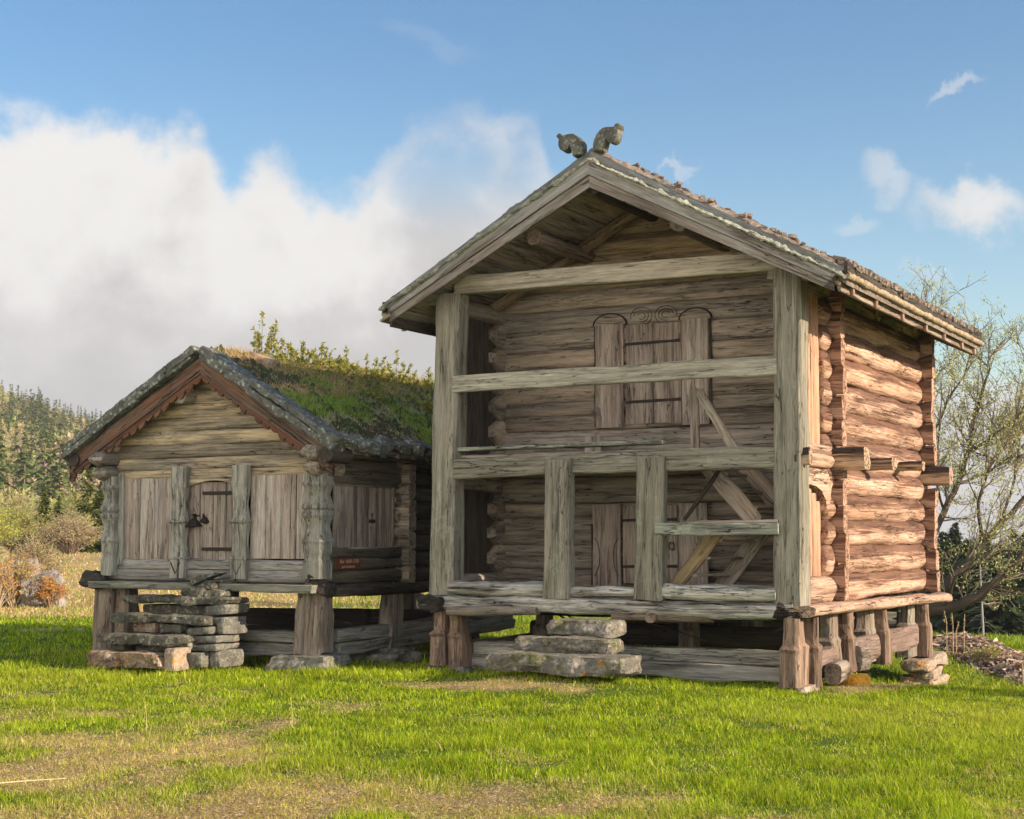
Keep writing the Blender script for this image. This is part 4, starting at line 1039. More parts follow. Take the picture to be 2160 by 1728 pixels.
# sign
sg_ = MB(); sg_.board((-1.285, -.185, 1.235), (-1.285, .365, 1.235), .145, .014, up=(0, 0, 1), seed=3, wob=0, ch=.002, n=2)
sgo = sp('name_board', 'signred', sg_, 'small dark red sign board with yellowish lettering')
def text(s, h, c, name, parent, rz, mat, ext=.001):
    cu = bpy.data.curves.new(name, 'FONT'); cu.body = s; cu.size = h; cu.extrude = ext; cu.align_x = 'CENTER'; cu.shear = .25
    o = bpy.data.objects.new(name, cu); S.collection.objects.link(o)
    bpy.context.view_layer.update()
    dg = bpy.context.evaluated_depsgraph_get(); me = bpy.data.meshes.new_from_object(o.evaluated_get(dg)); bpy.data.objects.remove(o)
    me.materials.clear(); me.materials.append(mat)
    o = bpy.data.objects.new(name, me); S.collection.objects.link(o); o.parent = parent
    o.location = Vector(c) - ORG[parent.name]; o.rotation_euler = (R(90), 0, rz); ORG[name] = Vector(c)
    return o
text('Bur 1600-1750', .070, (-1.274, .10, 1.245), 'sign_lettering', sgo, R(90), M['signtext'])
text('gard nordjorde', .048, (-1.274, .08, 1.185), 'sign_lettering', sgo, R(90), M['signtext'])

# roof of the small house
zr = lambda u: (4.12 - .548 * (SC - u)) if u < SC else (4.12 - .60 * (u - SC))
EL_, ER_ = -5.64, -1.08
def sband(mb, top, bot, ue, v0, v1, seed, scal=0., n=60, cut=.12):
    sgn = 1 if ue > SC else -1; ax = Vector((sgn, -.6)).normalized(); up_, lo_ = [], []
    for i in range(n + 1):
        u = SC + (ue - SC) * i / n
        e = 0
        if scal:
            ph = (i / n * 17) % 1.0; e = scal * (abs(math.sin(ph * math.pi)) ** .6) * (.6 + .4 * ((int(i / n * 17) % 3) != 0)) * (1.2 if i / n > .9 else 1)
        up_.append((u, zr(u) - top)); lo_.append((u - (sgn * cut if i == n else 0), zr(u) - bot - e))
    for i in range(n):
        q = [lo_[i], lo_[i + 1], up_[i + 1], up_[i]]; vs, gs = [], []
        for d in (v0, v1):
            for h_, z in q: vs.append((h_, d, z)); gs.append((h_ * ax.x + z * ax.y, (z - zr(h_)), d))
        mb.add(vs, [(0, 1, 2, 3), (7, 6, 5, 4), (0, 4, 5, 1), (3, 2, 6, 7)] + ([(1, 5, 6, 2)] if i == n - 1 else []), gs, seed)
for ue, s_ in ((EL_, 3.), (ER_, 4.)):
    mb = MB(); sband(mb, .14, .35, ue, -.56, -.52, s_); sp('bargeboard', 'redbarge', mb)
    mb = MB(); sband(mb, .33, .40, ue, -.535, -.50, s_ + 3, .085, 170); sp('scalloped_trim', 'redbarge', mb)
    # lichen covered stone slabs along the verge
    mb = MB(); sg = 1 if ue > SC else -1; L_ = abs(ue - SC); d = .05; rr = random.Random(int(s_))
    while d < L_ - .08:
        l = min(.32 + rr.random() * .35, L_ - d - .0); c = d + l / 2; u = SC + sg * c; sl = math.atan(.548 if sg < 0 else .60)
        for lay_ in range(2):
            mb.rock((u + sg * rr.random() * .1, -.53 + rr.random() * .03 + .0 * lay_, zr(u) - .105 + lay_ * .085), (l * 1.2, .30, .075 + .02 * rr.random()), 0, d * 5 + s_ + lay_ * 3, (rr.random() * .04 - .02, sg * sl * 1.0), .02, .022, (14, 7, 4), .5)
        d += l
    sp('verge_stones', 'roofstone', mb)
mb = MB(); 
for sg, ue in ((-1, EL_), (1, ER_)):
    for i in range(8):
        c0 = abs(ue - SC) * i / 8; c1 = abs(ue - SC) * (i + 1) / 8; ua, ub = SC + sg * c0, SC + sg * c1; uc = (ua + ub) / 2
        dr_ = Vector((ub - ua, 0, zr(ub) - zr(ua)))
        mb.board((uc, -.5, zr(uc) - .20), (uc, 5.3, zr(uc) - .20), dr_.length - .005, .04, up=dr_.normalized(), seed=i * 3 + sg, n=8)
sp('roof_deck', 'dark', mb)
m_, t = new_mat('turf_soil'); g = t.n('TexCoord').outputs['Object']
a = t.noise(g, 2.2, 5, .6); b_ = t.noise(g, 14, 6, .7); c_ = t.noise(g, 40, 4, .7)
col = t.mix(t.mapr(a, .4, .62), (.10, .085, .05), (.055, .10, .03)); col = t.mix(t.mapr(b_, .5, .68), col, (.30, .24, .15))
finish(m_, t, col, .95, t.math('ADD', b_, c_), 1., .05, .1); M['turf'] = m_
for sg, ue in ((-1, EL_ + .05), (1, ER_ - .02)):
    cover(sg, ue, -.40, 5.35, lambda u: zr(u) + .02, lambda u: zr(u) - .12, 'turf', 'turf', .10, small, SC, 50, 110, seed=9)
# eave of bark, stones and drips
mb = MB(); rr = random.Random(11); v = -.55
while v < 5.2:
    l = .2 + rr.random() * .3
    mb.rock((ER_ - .02 + rr.random() * .05, v + l / 2, zr(ER_) - .03 + rr.random() * .04), (.20, l * 1.3, .11), 0, v * 3, (rr.random() * .2 - .1, .5), .02, .07, (6, 8, 4), .5); v += l * .8
sp('eave_stones', 'roofstone', mb)['kind'] = 'stuff'
mb = MB(); mb.log((ER_ - .05, -.50, zr(ER_) - .12), (ER_ - .05, 5.3, zr(ER_) - .12), .05, .06, seed=3, wob=.02, n=40)
for i in range(14): mb.log((ER_ - .2, -.2 + i * .37, zr(ER_) - .10), (ER_ + .04, -.2 + i * .37 + .02, zr(ER_) - .16), .03, .035, seed=i, n=3)
sp('eave_pole', 'stave', mb)
mb = MB(); mb.log((ER_ - .04, -.64, 2.62), (ER_ - .04, -.2, 2.62), .10, .10, seed=5, n=4, rag=.02); sp('gutter_log', 'dark', mb)
mb = MB(); mb.log((EL_ + .14, -.60, 2.66), (EL_ + .14, 5.2, 2.66), .09, .10, seed=6, n=8, rag=.02); sp('gutter_log', 'dark', mb)

# supports
def flare(u, v, w0, w1, z0, z1, d, sd_, mat='stave', lean=0.):
    mb = MB(); mb.loft([((u + lean * (1 - f), v, z0 + (z1 - z0) * f), w0 + (w1 - w0) * f ** .7, d * (1.15 - .25 * f)) for f in [i / 8 for i in range(9)]], (1, 0, 0), side=(0, 1, 0), seed=sd_, wob=.02, ch=.04, rag=.03); return sp('stave', mat, mb)
flare(-1.54, VS + .02, .24, .20, .10, .88, .14, 3.3)
flare(-5.10, VS + .02, .17, .15, -.1, .88, .12, 4.3); flare(-4.84, VS + .12, .12, .14, -.05, .88, .14, 5.3)
flare(-3.9, .5, .15, .15, -.1, .88, .12, 6.3)
for (u, v) in ((-1.42, 1.32), (-1.5, 3.2), (-5.0, 2.2), (-5.0, 4.6), (-3.2, 4.6)):
    mb = MB(); mb.loft([((u, v, -.05 + .90 * f), .26 - .13 * f ** .5 + .09 * max(0, .5 - f), .12) for f in [i / 8 for i in range(9)]], (0, 1, 0), side=(1, 0, 0), seed=v, wob=.015, ch=.035); sp('stave', 'stave', mb)
mb = MB(); mb.loft([((-2.05, 4.3, .0 + .88 * f), .15 - .03 * f + .1 * (f < .3), .13) for f in [i / 6 for i in range(7)]], (1, 0, 0), seed=8.8, wob=.03, ch=.03); sp('stave', 'side', mb)
mb = MB(); mb.board((-4.7, -.02, .275), (-1.75, -.02, .27), .14, .15, seed=91, wob=.012, n=16); mb.board((-4.7, -.02, .12), (-1.75, -.04, .10), .16, .18, seed=92, wob=.018, n=16); sp('base_log', 'base', mb)
mb = MB(); mb.board((-1.40, -.05, .31), (-1.40, 4.6, .38), .16, .14, seed=93, wob=.014, n=18); mb.board((-1.38, -.05, .13), (-1.38, 4.6, .24), .15, .17, seed=94, wob=.016, n=18); sp('base_log', 'base', mb)
mb = MB(); mb.board((-4.9, 4.4, .25), (-1.5, 4.4, .3), .3, .14, seed=95); mb.board((-5.0, .1, .25), (-5.0, 4.4, .25), .3, .14, seed=96); mb.board((-4.6, 1.6, .36), (-2.0, 1.6, .40), .34, .14, seed=97); sp('base_log', 'dark', mb)
stone_thing('foundation_stone', (-1.54, -.36, -.01), (.86, .6, .20), 'footstone', 'pale grey boulder under the front right stave of the turf roofed storehouse', 'stone', 'foundation stones of the turf roofed storehouse', sd_=12, n=(14, 10, 6))
stone_thing('foundation_stone', (-1.30, 1.05, -.06), (.7, .9, .17), 'footstone', 'low round grey stone beside the gap between the storehouses', 'stone', 'foundation stones of the turf roofed storehouse', sd_=13, n=(14, 12, 5))
stone_thing('foundation_stone', (-1.30, 1.2, .04), (.5, .6, .10), 'slate', 'flat dark stone carrying the middle stave of the turf roofed storehouse', 'stone', 'foundation stones of the turf roofed storehouse', sd_=14)

# --- stone steps of the small house: slabs with dry laid blocks between them
G_ = 'dry laid steps of the turf roofed storehouse'
stone_thing('step_slab', (-3.60, -1.32, .015), (1.22, .48, .19), 'redstone', 'lowest sunlit step slab, dark with orange and white lichen', 'stone step', G_, sd_=21, n=(26, 10, 5), rough=.05)
stone_thing('step_slab', (-3.55, -1.13, .27), (1.46, .50, .115), 'darkstone', 'second step slab from the ground, pale worn right corner', 'stone step', G_, sd_=22, n=(30, 10, 4), rough=.05)
stone_thing('step_slab', (-3.46, -.88, .525), (1.66, .46, .10), 'darkstone', 'third step slab from the ground, long and mossy', 'stone step', G_, sd_=23, n=(32, 10, 4), rough=.05)
stone_thing('step_slab', (-3.40, -.62, .755), (1.84, .44, .085), 'darkstone', 'topmost step slab with a pointed right end under the sill', 'stone step', G_, sd_=24, n=(32, 10, 4), rough=.05)
rr = random.Random(3)
def filler(c, dm, mt='slate', tilt=(0, 0), lab=None, rot=0.):
    stone_thing('wall_block', c, dm, mt, lab or 'squared grey block laid dry under the step slabs', 'stone', 'blocks in the side wall of the steps' if not lab else G_, rot=rot, sd_=rr.random() * 90, tilt=tilt, rough=.02, n=(8, 6, 4), flat=.3)
for (u0, u1, z0, z1, v_) in ((-2.95, -2.62, -.08, .12, -.95), (-2.60, -2.45, -.08, .15, -.80), (-2.98, -2.46, .13, .22, -.86), (-2.96, -2.47, .225, .33, -.84), (-2.94, -2.58, .335, .44, -.86), (-2.56, -2.45, .34, .50, -.74), (-2.86, -2.50, .585, .71, -.64), (-2.72, -2.47, .45, .56, -.70)):
    filler(((u0 + u1) / 2, v_, (z0 + z1) / 2), (u1 - u0, .5, z1 - z0 - .012), 'slate', (0, -.06))
filler((-3.60, -.70, .10), (1.10, .55, .26), 'darkstone'); filler((-3.55, -.55, .34), (1.2, .5, .2), 'darkstone'); filler((-3.55, -.40, .58), (1.3, .4, .2), 'darkstone')
filler((-4.05, -1.05, .15), (.26, .3, .14), 'darkstone'); filler((-3.30, -1.02, .16), (.9, .3, .09), 'darkstone', (0, -.12)); filler((-3.75, -.86, .40), (.38, .3, .12), 'redstone'); filler((-3.30, -.86, .40), (.36, .3, .11), 'darkstone')
filler((-2.90, -1.30, .05), (.16, .35, .28), 'warmstone', (0, 0), 'upright reddish block beside the lowest step slab'); filler((-3.05, -1.02, -.0), (.2, .3, .24), 'slate')
for i, (u, z, w_, h_, tl) in enumerate(((-3.20, .86, .40, .10, 0), (-2.88, .83, .34, .055, -.15), (-2.80, .87, .32, .05, -.2), (-3.12, .95, .44, .05, .06), (-3.0, 1.0, .40, .045, -.05), (-3.05, 1.05, .36, .035, -.35))):
    stone_thing('loose_slab', (u, -.62 + .02 * i, z), (w_, .28, h_), 'darkstone', ('thick lowest left slab of the small pile on the top step', 'thin slab lowest right in the small pile on the top step', 'tilted slab second from below right in the small pile on the top step', 'broad middle slab of the small pile on the top step', 'second slab from the top of the small pile on the top step', 'steeply tilted topmost slab of the small pile on the top step')[i], 'stone', 'loose slabs piled on the top step', sd_=i * 7 + 3, tilt=(0, tl), rough=.06, n=(12, 6, 3))

# ================================================================== VEGETATION AND BACKGROUND
class CM:
    """coloured triangle collector"""
    def __init__(s): s.v = []; s.f = []; s.c = []
    def tri(s, a, b, c, col):
        i = len(s.v); s.v += [a, b, c]; s.c += [col] * 3; s.f.append((i, i + 1, i + 2))
    def tube(s, pts, r0, r1, col, k=4):
        n = len(pts); b = len(s.v)
        for i, p in enumerate(pts):
            p = Vector(p); q0 = Vector(pts[max(0, i - 1)]); q1 = Vector(pts[min(n - 1, i + 1)]); t_d = (q1 - q0).normalized()
            s1 = t_d.cross(Vector((.3, .9, .2))).normalized(); s2 = t_d.cross(s1); r = r0 + (r1 - r0) * i / max(1, n - 1)
            for j in range(k):
                a = 2 * math.pi * j / k; q = p + s1 * (r * math.cos(a)) + s2 * (r * math.sin(a)); s.v.append(tuple(q)); s.c.append(col)
        for i in range(n - 1):
            for j in range(k):
                a0, a1, b0, b1 = b + i * k + j, b + i * k + (j + 1) % k, b + (i + 1) * k + j, b + (i + 1) * k + (j + 1) % k
                s.f.append((a0, a1, b1)); s.f.append((a0, b1, b0))
    def leaf(s, p, size, col, rr, up=.3):
        d = Vector((rr.gauss(0, 1), rr.gauss(0, 1), rr.gauss(up, 1))).normalized(); e = d.cross(Vector((rr.gauss(0, 1), rr.gauss(0, 1), rr.gauss(0, 1)))).normalized()
        p = Vector(p); s.tri(tuple(p - e * size * .35), tuple(p + e * size * .35), tuple(p + d * size), col)
    def build(s, name, mat, parent=None, loc=(0, 0, 0), frame=False): return npmesh(name, s.v, s.f, s.c, mat, parent, loc, frame)
def vary(c, rr, a=.25):
    k = 1 + (rr.random() - .5) * 2 * a; return (c[0] * k * (1 + (rr.random() - .5) * a * .6), c[1] * k, c[2] * k)
BARKC = (.10, .075, .055)

def conifer(Hh, Rr, seed, layers, per, k, cols, gap=.0, sz=1., base=.06, pw=.85):
    rr = random.Random(seed); cr = CM()
    for L in range(layers):
        f = (L + rr.random() * .6) / layers; z = Hh * (base + (1 - base) * f); r = Rr * (1 - f) ** pw * (.75 + .5 * rr.random()) + .02 * Rr
        for j in range(per):
            if rr.random() < gap: continue
            a = rr.random() * 2 * math.pi; rl = r * (.65 + .45 * rr.random()); col0 = cols[rr.randrange(len(cols))]
            for q in range(k):
                t0 = (q + rr.random() * .6) / k; t0 = t0 ** .8
                x = math.cos(a) * rl * t0; y = math.sin(a) * rl * t0; zz = z - rl * .30 * t0 + rl * .14 * t0 * t0
                ln = (rl * .55 / max(1, k * .35) + .02 * Hh) * sz; aa = a + rr.gauss(0, .6); wv = ln * .42
                d = Vector((math.cos(aa) * ln, math.sin(aa) * ln, -ln * (.25 + .35 * rr.random()))); e = Vector((-math.sin(aa), math.cos(aa), rr.gauss(0, .35))) * wv
                p = Vector((x, y, zz + rr.gauss(0, .01) * Hh)); c = vary(col0, rr, .3)
                cr.tri(tuple(p - e), tuple(p + e), tuple(p + d), c)
    return cr
SPR = [(.10, .15, .04), (.15, .19, .05), (.20, .20, .07), (.06, .10, .03)]
FIRC = [(.07, .10, .018), (.11, .13, .025), (.045, .07, .014), (.15, .16, .035)]

# --- wooded hillside
spr_m = []
for i in range(5):
    cr = conifer(1., .155, 30 + i, 17, 7, 2, SPR, .1, 1.0, .05); cr.tube([(0, 0, -.02), (0, 0, .97)], .014, .003, (.16, .12, .09), 3)
    o = cr.build('hill_spruce', M['needle']); spr_m.append(o)
bir_m = []
for i in range(4):
    rr = random.Random(60 + i); cr = CM(); cl_ = ((.38, .32, .16), (.42, .34, .26), (.30, .31, .11), (.45, .40, .18))[i]
    for j in range(420):
        a = rr.random() * 6.283; z = .25 + .75 * rr.random() ** .8; r = .26 * math.sin(min(1, (1.04 - z) * 1.35) * math.pi / 2) * rr.random() ** .5
        cr.leaf((math.cos(a) * r, math.sin(a) * r, z), .045, vary(cl_, rr, .3), rr)
    for j in range(9):
        a = rr.random() * 6.283; cr.tube([(0, 0, .1 + .05 * j), (math.cos(a) * .09, math.sin(a) * .09, .45 + .05 * j), (math.cos(a) * .17, math.sin(a) * .17, .62 + .04 * j)], .007, .002, (.35, .30, .26), 3)
    cr.tube([(0, 0, -.02), (.01, 0, .5), (0, .01, .95)], .014, .003, (.40, .36, .32), 3)
    o = cr.build('hill_birch', M['needle']); bir_m.append(o)
rr = random.Random(21); used = set(); spots = []
while len(spots) < 470:
    y = 175 + 480 * rr.random() ** .75; a = -.352 + .145 * rr.random(); x = a * y
    px, py_ = 1080 + a * 3200, 1130 - (H(x, y) - 1.6) / y * 3200
    if ((px - 118) / 42.) ** 2 + ((py_ - 1000) / 36.) ** 2 < 1: continue
    if px > 245 and py_ < 900: continue
    spots.append((x, y, px, py_))
for i in range(26): a = -.345 + .085 * i / 26 + rr.random() * .003; y = 632 + rr.random() * 16; spots.append((a * y, y, 0, 0))
nsp = nbi = 0
for (x, y, px, py_) in spots:
    low = py_ > 1020
    birch = vnoise(np.array([x * .03 + 5]), np.array([y * .02]))[0] > (.56 if not low else .45)
    if birch and nbi >= 190: birch = False
    src = bir_m[rr.randrange(4)] if birch else spr_m[rr.randrange(5)]
    if not birch and nsp >= 296: continue
    o = src if src.name not in used else src.copy()
    if src.name in used: S.collection.objects.link(o)
    used.add(src.name); used.add(o.name)
    hh = (8 + 4.5 * rr.random()) if not birch else (6.5 + 3 * rr.random())
    if y > 620: hh = 8 + 7 * rr.random()
    o.location = (x, y, H(x, y) - .2); o.rotation_euler = (0, 0, rr.random() * 6.28); w_ = .85 + .4 * rr.random(); o.scale = (hh * w_, hh * w_, hh)
    if birch: nbi += 1; tag(o, 'pale budding broadleaf tree among the spruces of the wooded hillside', 'tree', 'broadleaf trees on the wooded hillside')
    else: nsp += 1; tag(o, 'dark spruce standing on the wooded hillside', 'spruce', 'spruces on the wooded hillside')
# undergrowth as one mass
rr = random.Random(5); cr = CM()
for i in range(26000):
    y = 100 + 545 * rr.random() ** .8; a = -.36 + .17 * rr.random(); x = a * y; z = H(x, y); px, py_ = 1080 + a * 3200, 1130 - (z - 1.6) / y * 3200
    if ((px - 118) / 40.) ** 2 + ((py_ - 1000) / 34.) ** 2 < 1 and rr.random() < .93: continue
    k = vnoise(np.array([x * .05]), np.array([y * .03]))[0]
    c = ((.16, .19, .05), (.28, .26, .09), (.40, .32, .18), (.22, .25, .07))[int(k * 3.99)]
    cr.leaf((x, y, z + rr.random() * (1.2 + y * .006)), .5 + y * .0028, vary(c, rr, .35), rr, .8)
tag(cr.build('undergrowth', M['needle']), 'mixed olive and brown undergrowth covering the wooded hillside', 'undergrowth', kind='stuff')
# pale scree patch on the hillside
x, y = -.3005 * 400, 400
mb = MB()
for i in range(16):
    a = -.3005 + rr.gauss(0, .009); yy = 380 + rr.random() * 60; x = a * yy
    mb.rock((x, yy, H(x, yy) - .5), (5 + 4 * rr.random(), 5, 2.5 + 2 * rr.random()), rr.random() * 3, i * 3.3, (.3, 0), .5, .8, (10, 7, 6), .8)
tag(mb.build('rock_outcrop', M['rock'], None, (-120, 400, 20), frame=False), 'pale bare rock slope half way up the wooded hillside', 'rock outcrop')

# --- shrubs and firs behind the left meadow
def shrub(name, px, D, w_, h_, nleaf, leafc, twigc, lsize, seed, label, cat='shrub', group=None, ntw=60, crown=(0.0, 1.), low=0.):
    x = (px - 1080) / 3200. * D; z = H(x, D) - .05; rr = random.Random(seed)
    t_ = thing(name, (x, D, z), label, cat, group, frame=False)
    st = CM(); lf = CM()
    ends = []
    for i in range(ntw):
        a = rr.random() * 6.283; q = math.sqrt(rr.random()); ex, ey = math.cos(a) * w_ / 2 * q, math.sin(a) * w_ / 2 * q
        ez = h_ * math.sqrt(max(.02, 1 - q * q * .85)) * (.72 + .28 * rr.random())
        mid = (ex * .35 + rr.gauss(0, .03) * w_, ey * .35, ez * .55); st.tube([(ex * .08, ey * .08, 0), mid, (ex, ey, ez)], .012 * h_ + .004, .002, vary(twigc, rr), 3)
        for j in range(4):
            f = .35 + .6 * rr.random(); b = Vector(mid).lerp(Vector((ex, ey, ez)), f); e = b + Vector((rr.gauss(0, .12) * w_, rr.gauss(0, .12) * w_, rr.random() * .18 * h_)); ends.append((b, e)); st.tube([tuple(b), tuple(e)], .005 * h_ + .002, .002, vary(twigc, rr), 3)
    for i in range(nleaf):
        b, e = ends[rr.randrange(len(ends))]; p = b.lerp(e, rr.random()) + Vector((rr.gauss(0, .035) * w_, rr.gauss(0, .035) * w_, rr.gauss(0, .035) * h_))
        lf.leaf(tuple(p), lsize * (.6 + .8 * rr.random()), vary(leafc[rr.randrange(len(leafc))], rr, .3), rr)
    st.build('stems', M['needle'], t_); 
    if nleaf: lf.build('foliage', M['leaf'], t_)
    return t_
OL = [(.34, .36, .08), (.42, .40, .11), (.26, .30, .06)]; PK = [(.46, .38, .22), (.52, .43, .27), (.38, .35, .14)]; YG = [(.48, .50, .09), (.40, .45, .08)]; OR = [(.60, .24, .04), (.68, .34, .06), (.48, .16, .04), (.40, .36, .10)]
shrub('round_shrub', 150, 58, 2.6, 1.75, 5200, PK, (.36, .28, .22), .055, 1, 'large round pinkish grey budding shrub left of the turf roofed storehouse', ntw=150)
shrub('round_shrub', 40, 66, 3.4, 2.2, 5200, OL, (.26, .22, .15), .07, 2, 'broad olive green shrub behind the grey rock outcrop', ntw=90)
shrub('round_shrub', 200, 70, 2.4, 1.9, 4200, YG, (.3, .26, .16), .06, 3, 'yellow green shrub close behind the left corner column')
shrub('round_shrub', -25, 60, 2.8, 2.2, 3500, YG, (.28, .24, .14), .07, 4, 'yellow green shrub cut by the left picture edge')
shrub('round_shrub', 95, 88, 4.5, 2.7, 4200, OL + PK, (.3, .26, .18), .09, 5, 'loose grey olive shrub behind the two small firs')
shrub('round_shrub', 20, 105, 6., 4.2, 4200, PK + OL, (.34, .29, .24), .11, 6, 'tall pale brown thicket at the foot of the hillside')
shrub('round_shrub', 175, 115, 6., 4.6, 3800, OL, (.3, .25, .2), .12, 7, 'grey green thicket beyond the firs at the foot of the hillside')
shrub('heather_shrub', 35, 35.7, 1.5, 1.3, 3300, OR + OL, (.50, .40, .27), .045, 11, 'orange and olive heathery shrub growing over the grey rock outcrop', ntw=110)
shrub('heather_shrub', 112, 35.6, .75, .8, 1800, OR, (.42, .30, .18), .04, 12, 'small orange leaved shrub at the right end of the rock outcrop', ntw=60)
shrub('heather_shrub', 78, 38.5, 1.6, 1.7, 2400, [(.26, .22, .08), (.36, .24, .08), (.2, .2, .06)], (.48, .38, .26), .045, 13, 'brown green bush with pale bare stems above the rock outcrop', ntw=110)
shrub('heather_shrub', 0, 35.0, .9, 1.35, 1400, OR, (.55, .45, .32), .04, 14, 'pale stemmed bush at the left picture edge beside the rock outcrop', ntw=80)
x = (80 - 1080) / 3200. * 36.4
for i, (px, D, w_, h_, zz, lab) in enumerate(((50, 36.2, .75, 1.15, .42, 'left grey boulder of the outcrop with orange plants on top'), (92, 36.0, .95, .85, .30, 'pale grey boulder with dark cracks right in the outcrop'), (20, 36.8, .7, .9, .3, 'dark boulder at the left picture edge beneath the orange shrub'))):
    x = (px - 1080) / 3200. * D; mb = MB(); mb.rock((x, D, H(x, D) + zz), (w_, .8, h_), .3 * i, i * 4.4 + 2, (.15, -.15), .06, .10, (12, 10, 9), .8)
    tag(mb.build('boulder', M['rock'], None, (x, D, H(x, D)), frame=False), lab, 'boulder', 'boulders of the grey outcrop')
def fir(px, D, hh, w_, seed, label, name='fir_tree', cols=FIRC, lay=30, per=12, k=6, group=None, gap=.12, z0=None):
    x = (px - 1080) / 3200. * D; t_ = thing(name, (x, D, H(x, D) - .1 if z0 is None else z0), label, 'fir tree', group, frame=False)
    cr = conifer(hh, w_ / 2, seed, lay, per, k, cols, gap, .9, .08, .75); cr.build('crown', M['needle'], t_)
    tr = CM(); tr.tube([(0, 0, -.2), (0, 0, hh * .5), (0, 0, hh * .96)], .022 * hh, .004 * hh, (.16, .11, .07), 6); tr.build('trunk', M['needle'], t_); return t_
fir(95, 75, 3.3, 1.5, 1, 'small dark fir behind the pinkish round shrub')
fir(126, 82, 2.9, 1.6, 2, 'smallest fir, bushy, right of the small dark fir')
fir(187, 72, 4.2, 2.1, 3, 'tallest loose topped fir left of the turf roofed storehouse', gap=.35, per=9)
fir(216, 64, 3.2, 1.9, 4, 'dense fir half hidden by the left corner column')
# flat stones in the lawn, left
for i, (px, py_, w_) in enumerate(((62, 1327, .35), (110, 1326, .6), (175, 1325, .28))):
    D = 3200 * 1.72 / (py_ - 1130); x = (px - 1080) / 3200. * D
    mb = MB(); mb.rock((x, D, H(x, D) + .0), (w_, .22, .07), 0, i * 3., (0, 0), 0, .03, (8, 5, 3))
    tag(mb.build('flat_stone', M['warmstone'], None, (x, D, H(x, D)), frame=False), ('leftmost flat pale stone lying in the far lawn', 'longest flat pale stone lying in the far lawn', 'small flat stone in the far lawn nearest the storehouse')[i], 'stone', 'flat stones in the far lawn')
# dry grass bank behind the meadow
def tufts(name, label, n, fx, hmin, hmax, wd, cols, seed):
    rr = random.Random(seed); cr = CM()
    for i in range(n):
        x, y = fx(rr); z = H(x, y); h_ = hmin + (hmax - hmin) * rr.random(); a = rr.random() * 6.28; p = Vector((x, y, z - .02)); e = Vector((math.cos(a), math.sin(a), 0)) * wd
        cr.tri(tuple(p - e), tuple(p + e), tuple(p + Vector((rr.gauss(0, .4) * h_, rr.gauss(0, .4) * h_, h_))), vary(cols[rr.randrange(len(cols))], rr, .3))
    return tag(cr.build(name, M['blade']), label, 'grass', kind='stuff')
DG = [(.58, .42, .24), (.66, .50, .30), (.48, .34, .16), (.34, .40, .10), (.40, .44, .12), (.60, .40, .24)]
tufts('dry_grass', 'reddish dry grass on the bank behind the far lawn', 42000, lambda r: ((lambda y: ((-.37 + .42 * r.random()) * y, y))(32.5 + 50 * r.random() ** 1.6)), .03, .12, .03, DG, 3)
tufts('far_grass', 'bright spring grass of the meadow behind the storehouses', 26000, lambda r: ((lambda y: ((-.13 + .50 * r.random()) * y, y))(29 + 45 * r.random() ** 1.5)), .08, .2, .02, [(.22, .33, .03), (.30, .38, .05), (.16, .26, .02)], 4)

# --- right: budding tree, dark spruces, bark chip heap
x0, y0 = (1932 - 1080) / 3200. * 29.0, 29.0
tree = thing('budding_tree', (x0, y0, H(x0, y0)), 'wide budding broadleaf tree with crooked mossy limbs behind the right corner of the tall storehouse', 'tree', frame=False)
def W2(px, py_, D): return Vector(((px - 1080) / 3200. * D, D, 1.6 + (1130 - py_) / 3200. * D)) - Vector((x0, y0, H(x0, y0)))
limbs = [([(1900, 1345, 29), (1925, 1300, 29), (1985, 1282, 28.8), (2040, 1262, 28.6), (2090, 1232, 28.5), (2130, 1195, 28.4), (2175, 1150, 28.3), (2250, 1100, 28.2)], .17, .05),
         ([(1925, 1310, 29), (1975, 1250, 29), (2020, 1200, 29.1), (2065, 1150, 29.2), (2110, 1100, 29.3), (2160, 1050, 29.3), (2240, 970, 29.4)], .13, .04),
         ([(1925, 1310, 29), (1955, 1150, 29.3), (1990, 1080, 29.4), (2020, 1020, 29.5), (2045, 950, 29.5), (2058, 880, 29.6), (2085, 800, 29.6), (2100, 745, 29.7)], .10, .018),
         ([(1925, 1300, 29), (1935, 1100, 29.6), (1950, 950, 29.9), (1962, 800, 30.), (1957, 720, 30.2), (1960, 670, 30.2)], .09, .015),
         ([(2045, 950, 29.5), (2095, 925, 29.3), (2150, 880, 29.2), (2200, 800, 29.2)], .05, .015),
         ([(2065, 1150, 29.2), (2062, 1060, 29.), (2085, 990, 29.), (2130, 930, 29.), (2160, 850, 29)], .05, .012),
         ([(2090, 1235, 28.5), (2150, 1242, 28.2), (2200, 1215, 28.)], .05, .02),
         ([(1985, 1282, 28.8), (2010, 1215, 28.2), (2060, 1190, 28.), (2110, 1140, 27.9)], .045, .012),
         ([(1950, 950, 29.9), (2000, 850, 29.9), (2040, 790, 29.9), (2060, 720, 29.9)], .04, .012),
         ([(2020, 1020, 29.5), (2080, 1000, 29.9), (2140, 960, 30), (2190, 900, 30.2)], .04, .012),
         ([(2110, 1100, 29.3), (2140, 1010, 29.5), (2150, 940, 29.7), (2180, 840, 29.8)], .04, .012),
         ([(1990, 1080, 29.4), (1975, 1000, 29), (1985, 900, 28.8), (1990, 830, 28.8)], .035, .01)]
rr = random.Random(17); lc = CM(); tubes = []
BRC = [(.27, .21, .15), (.36, .29, .21), (.20, .155, .11)]
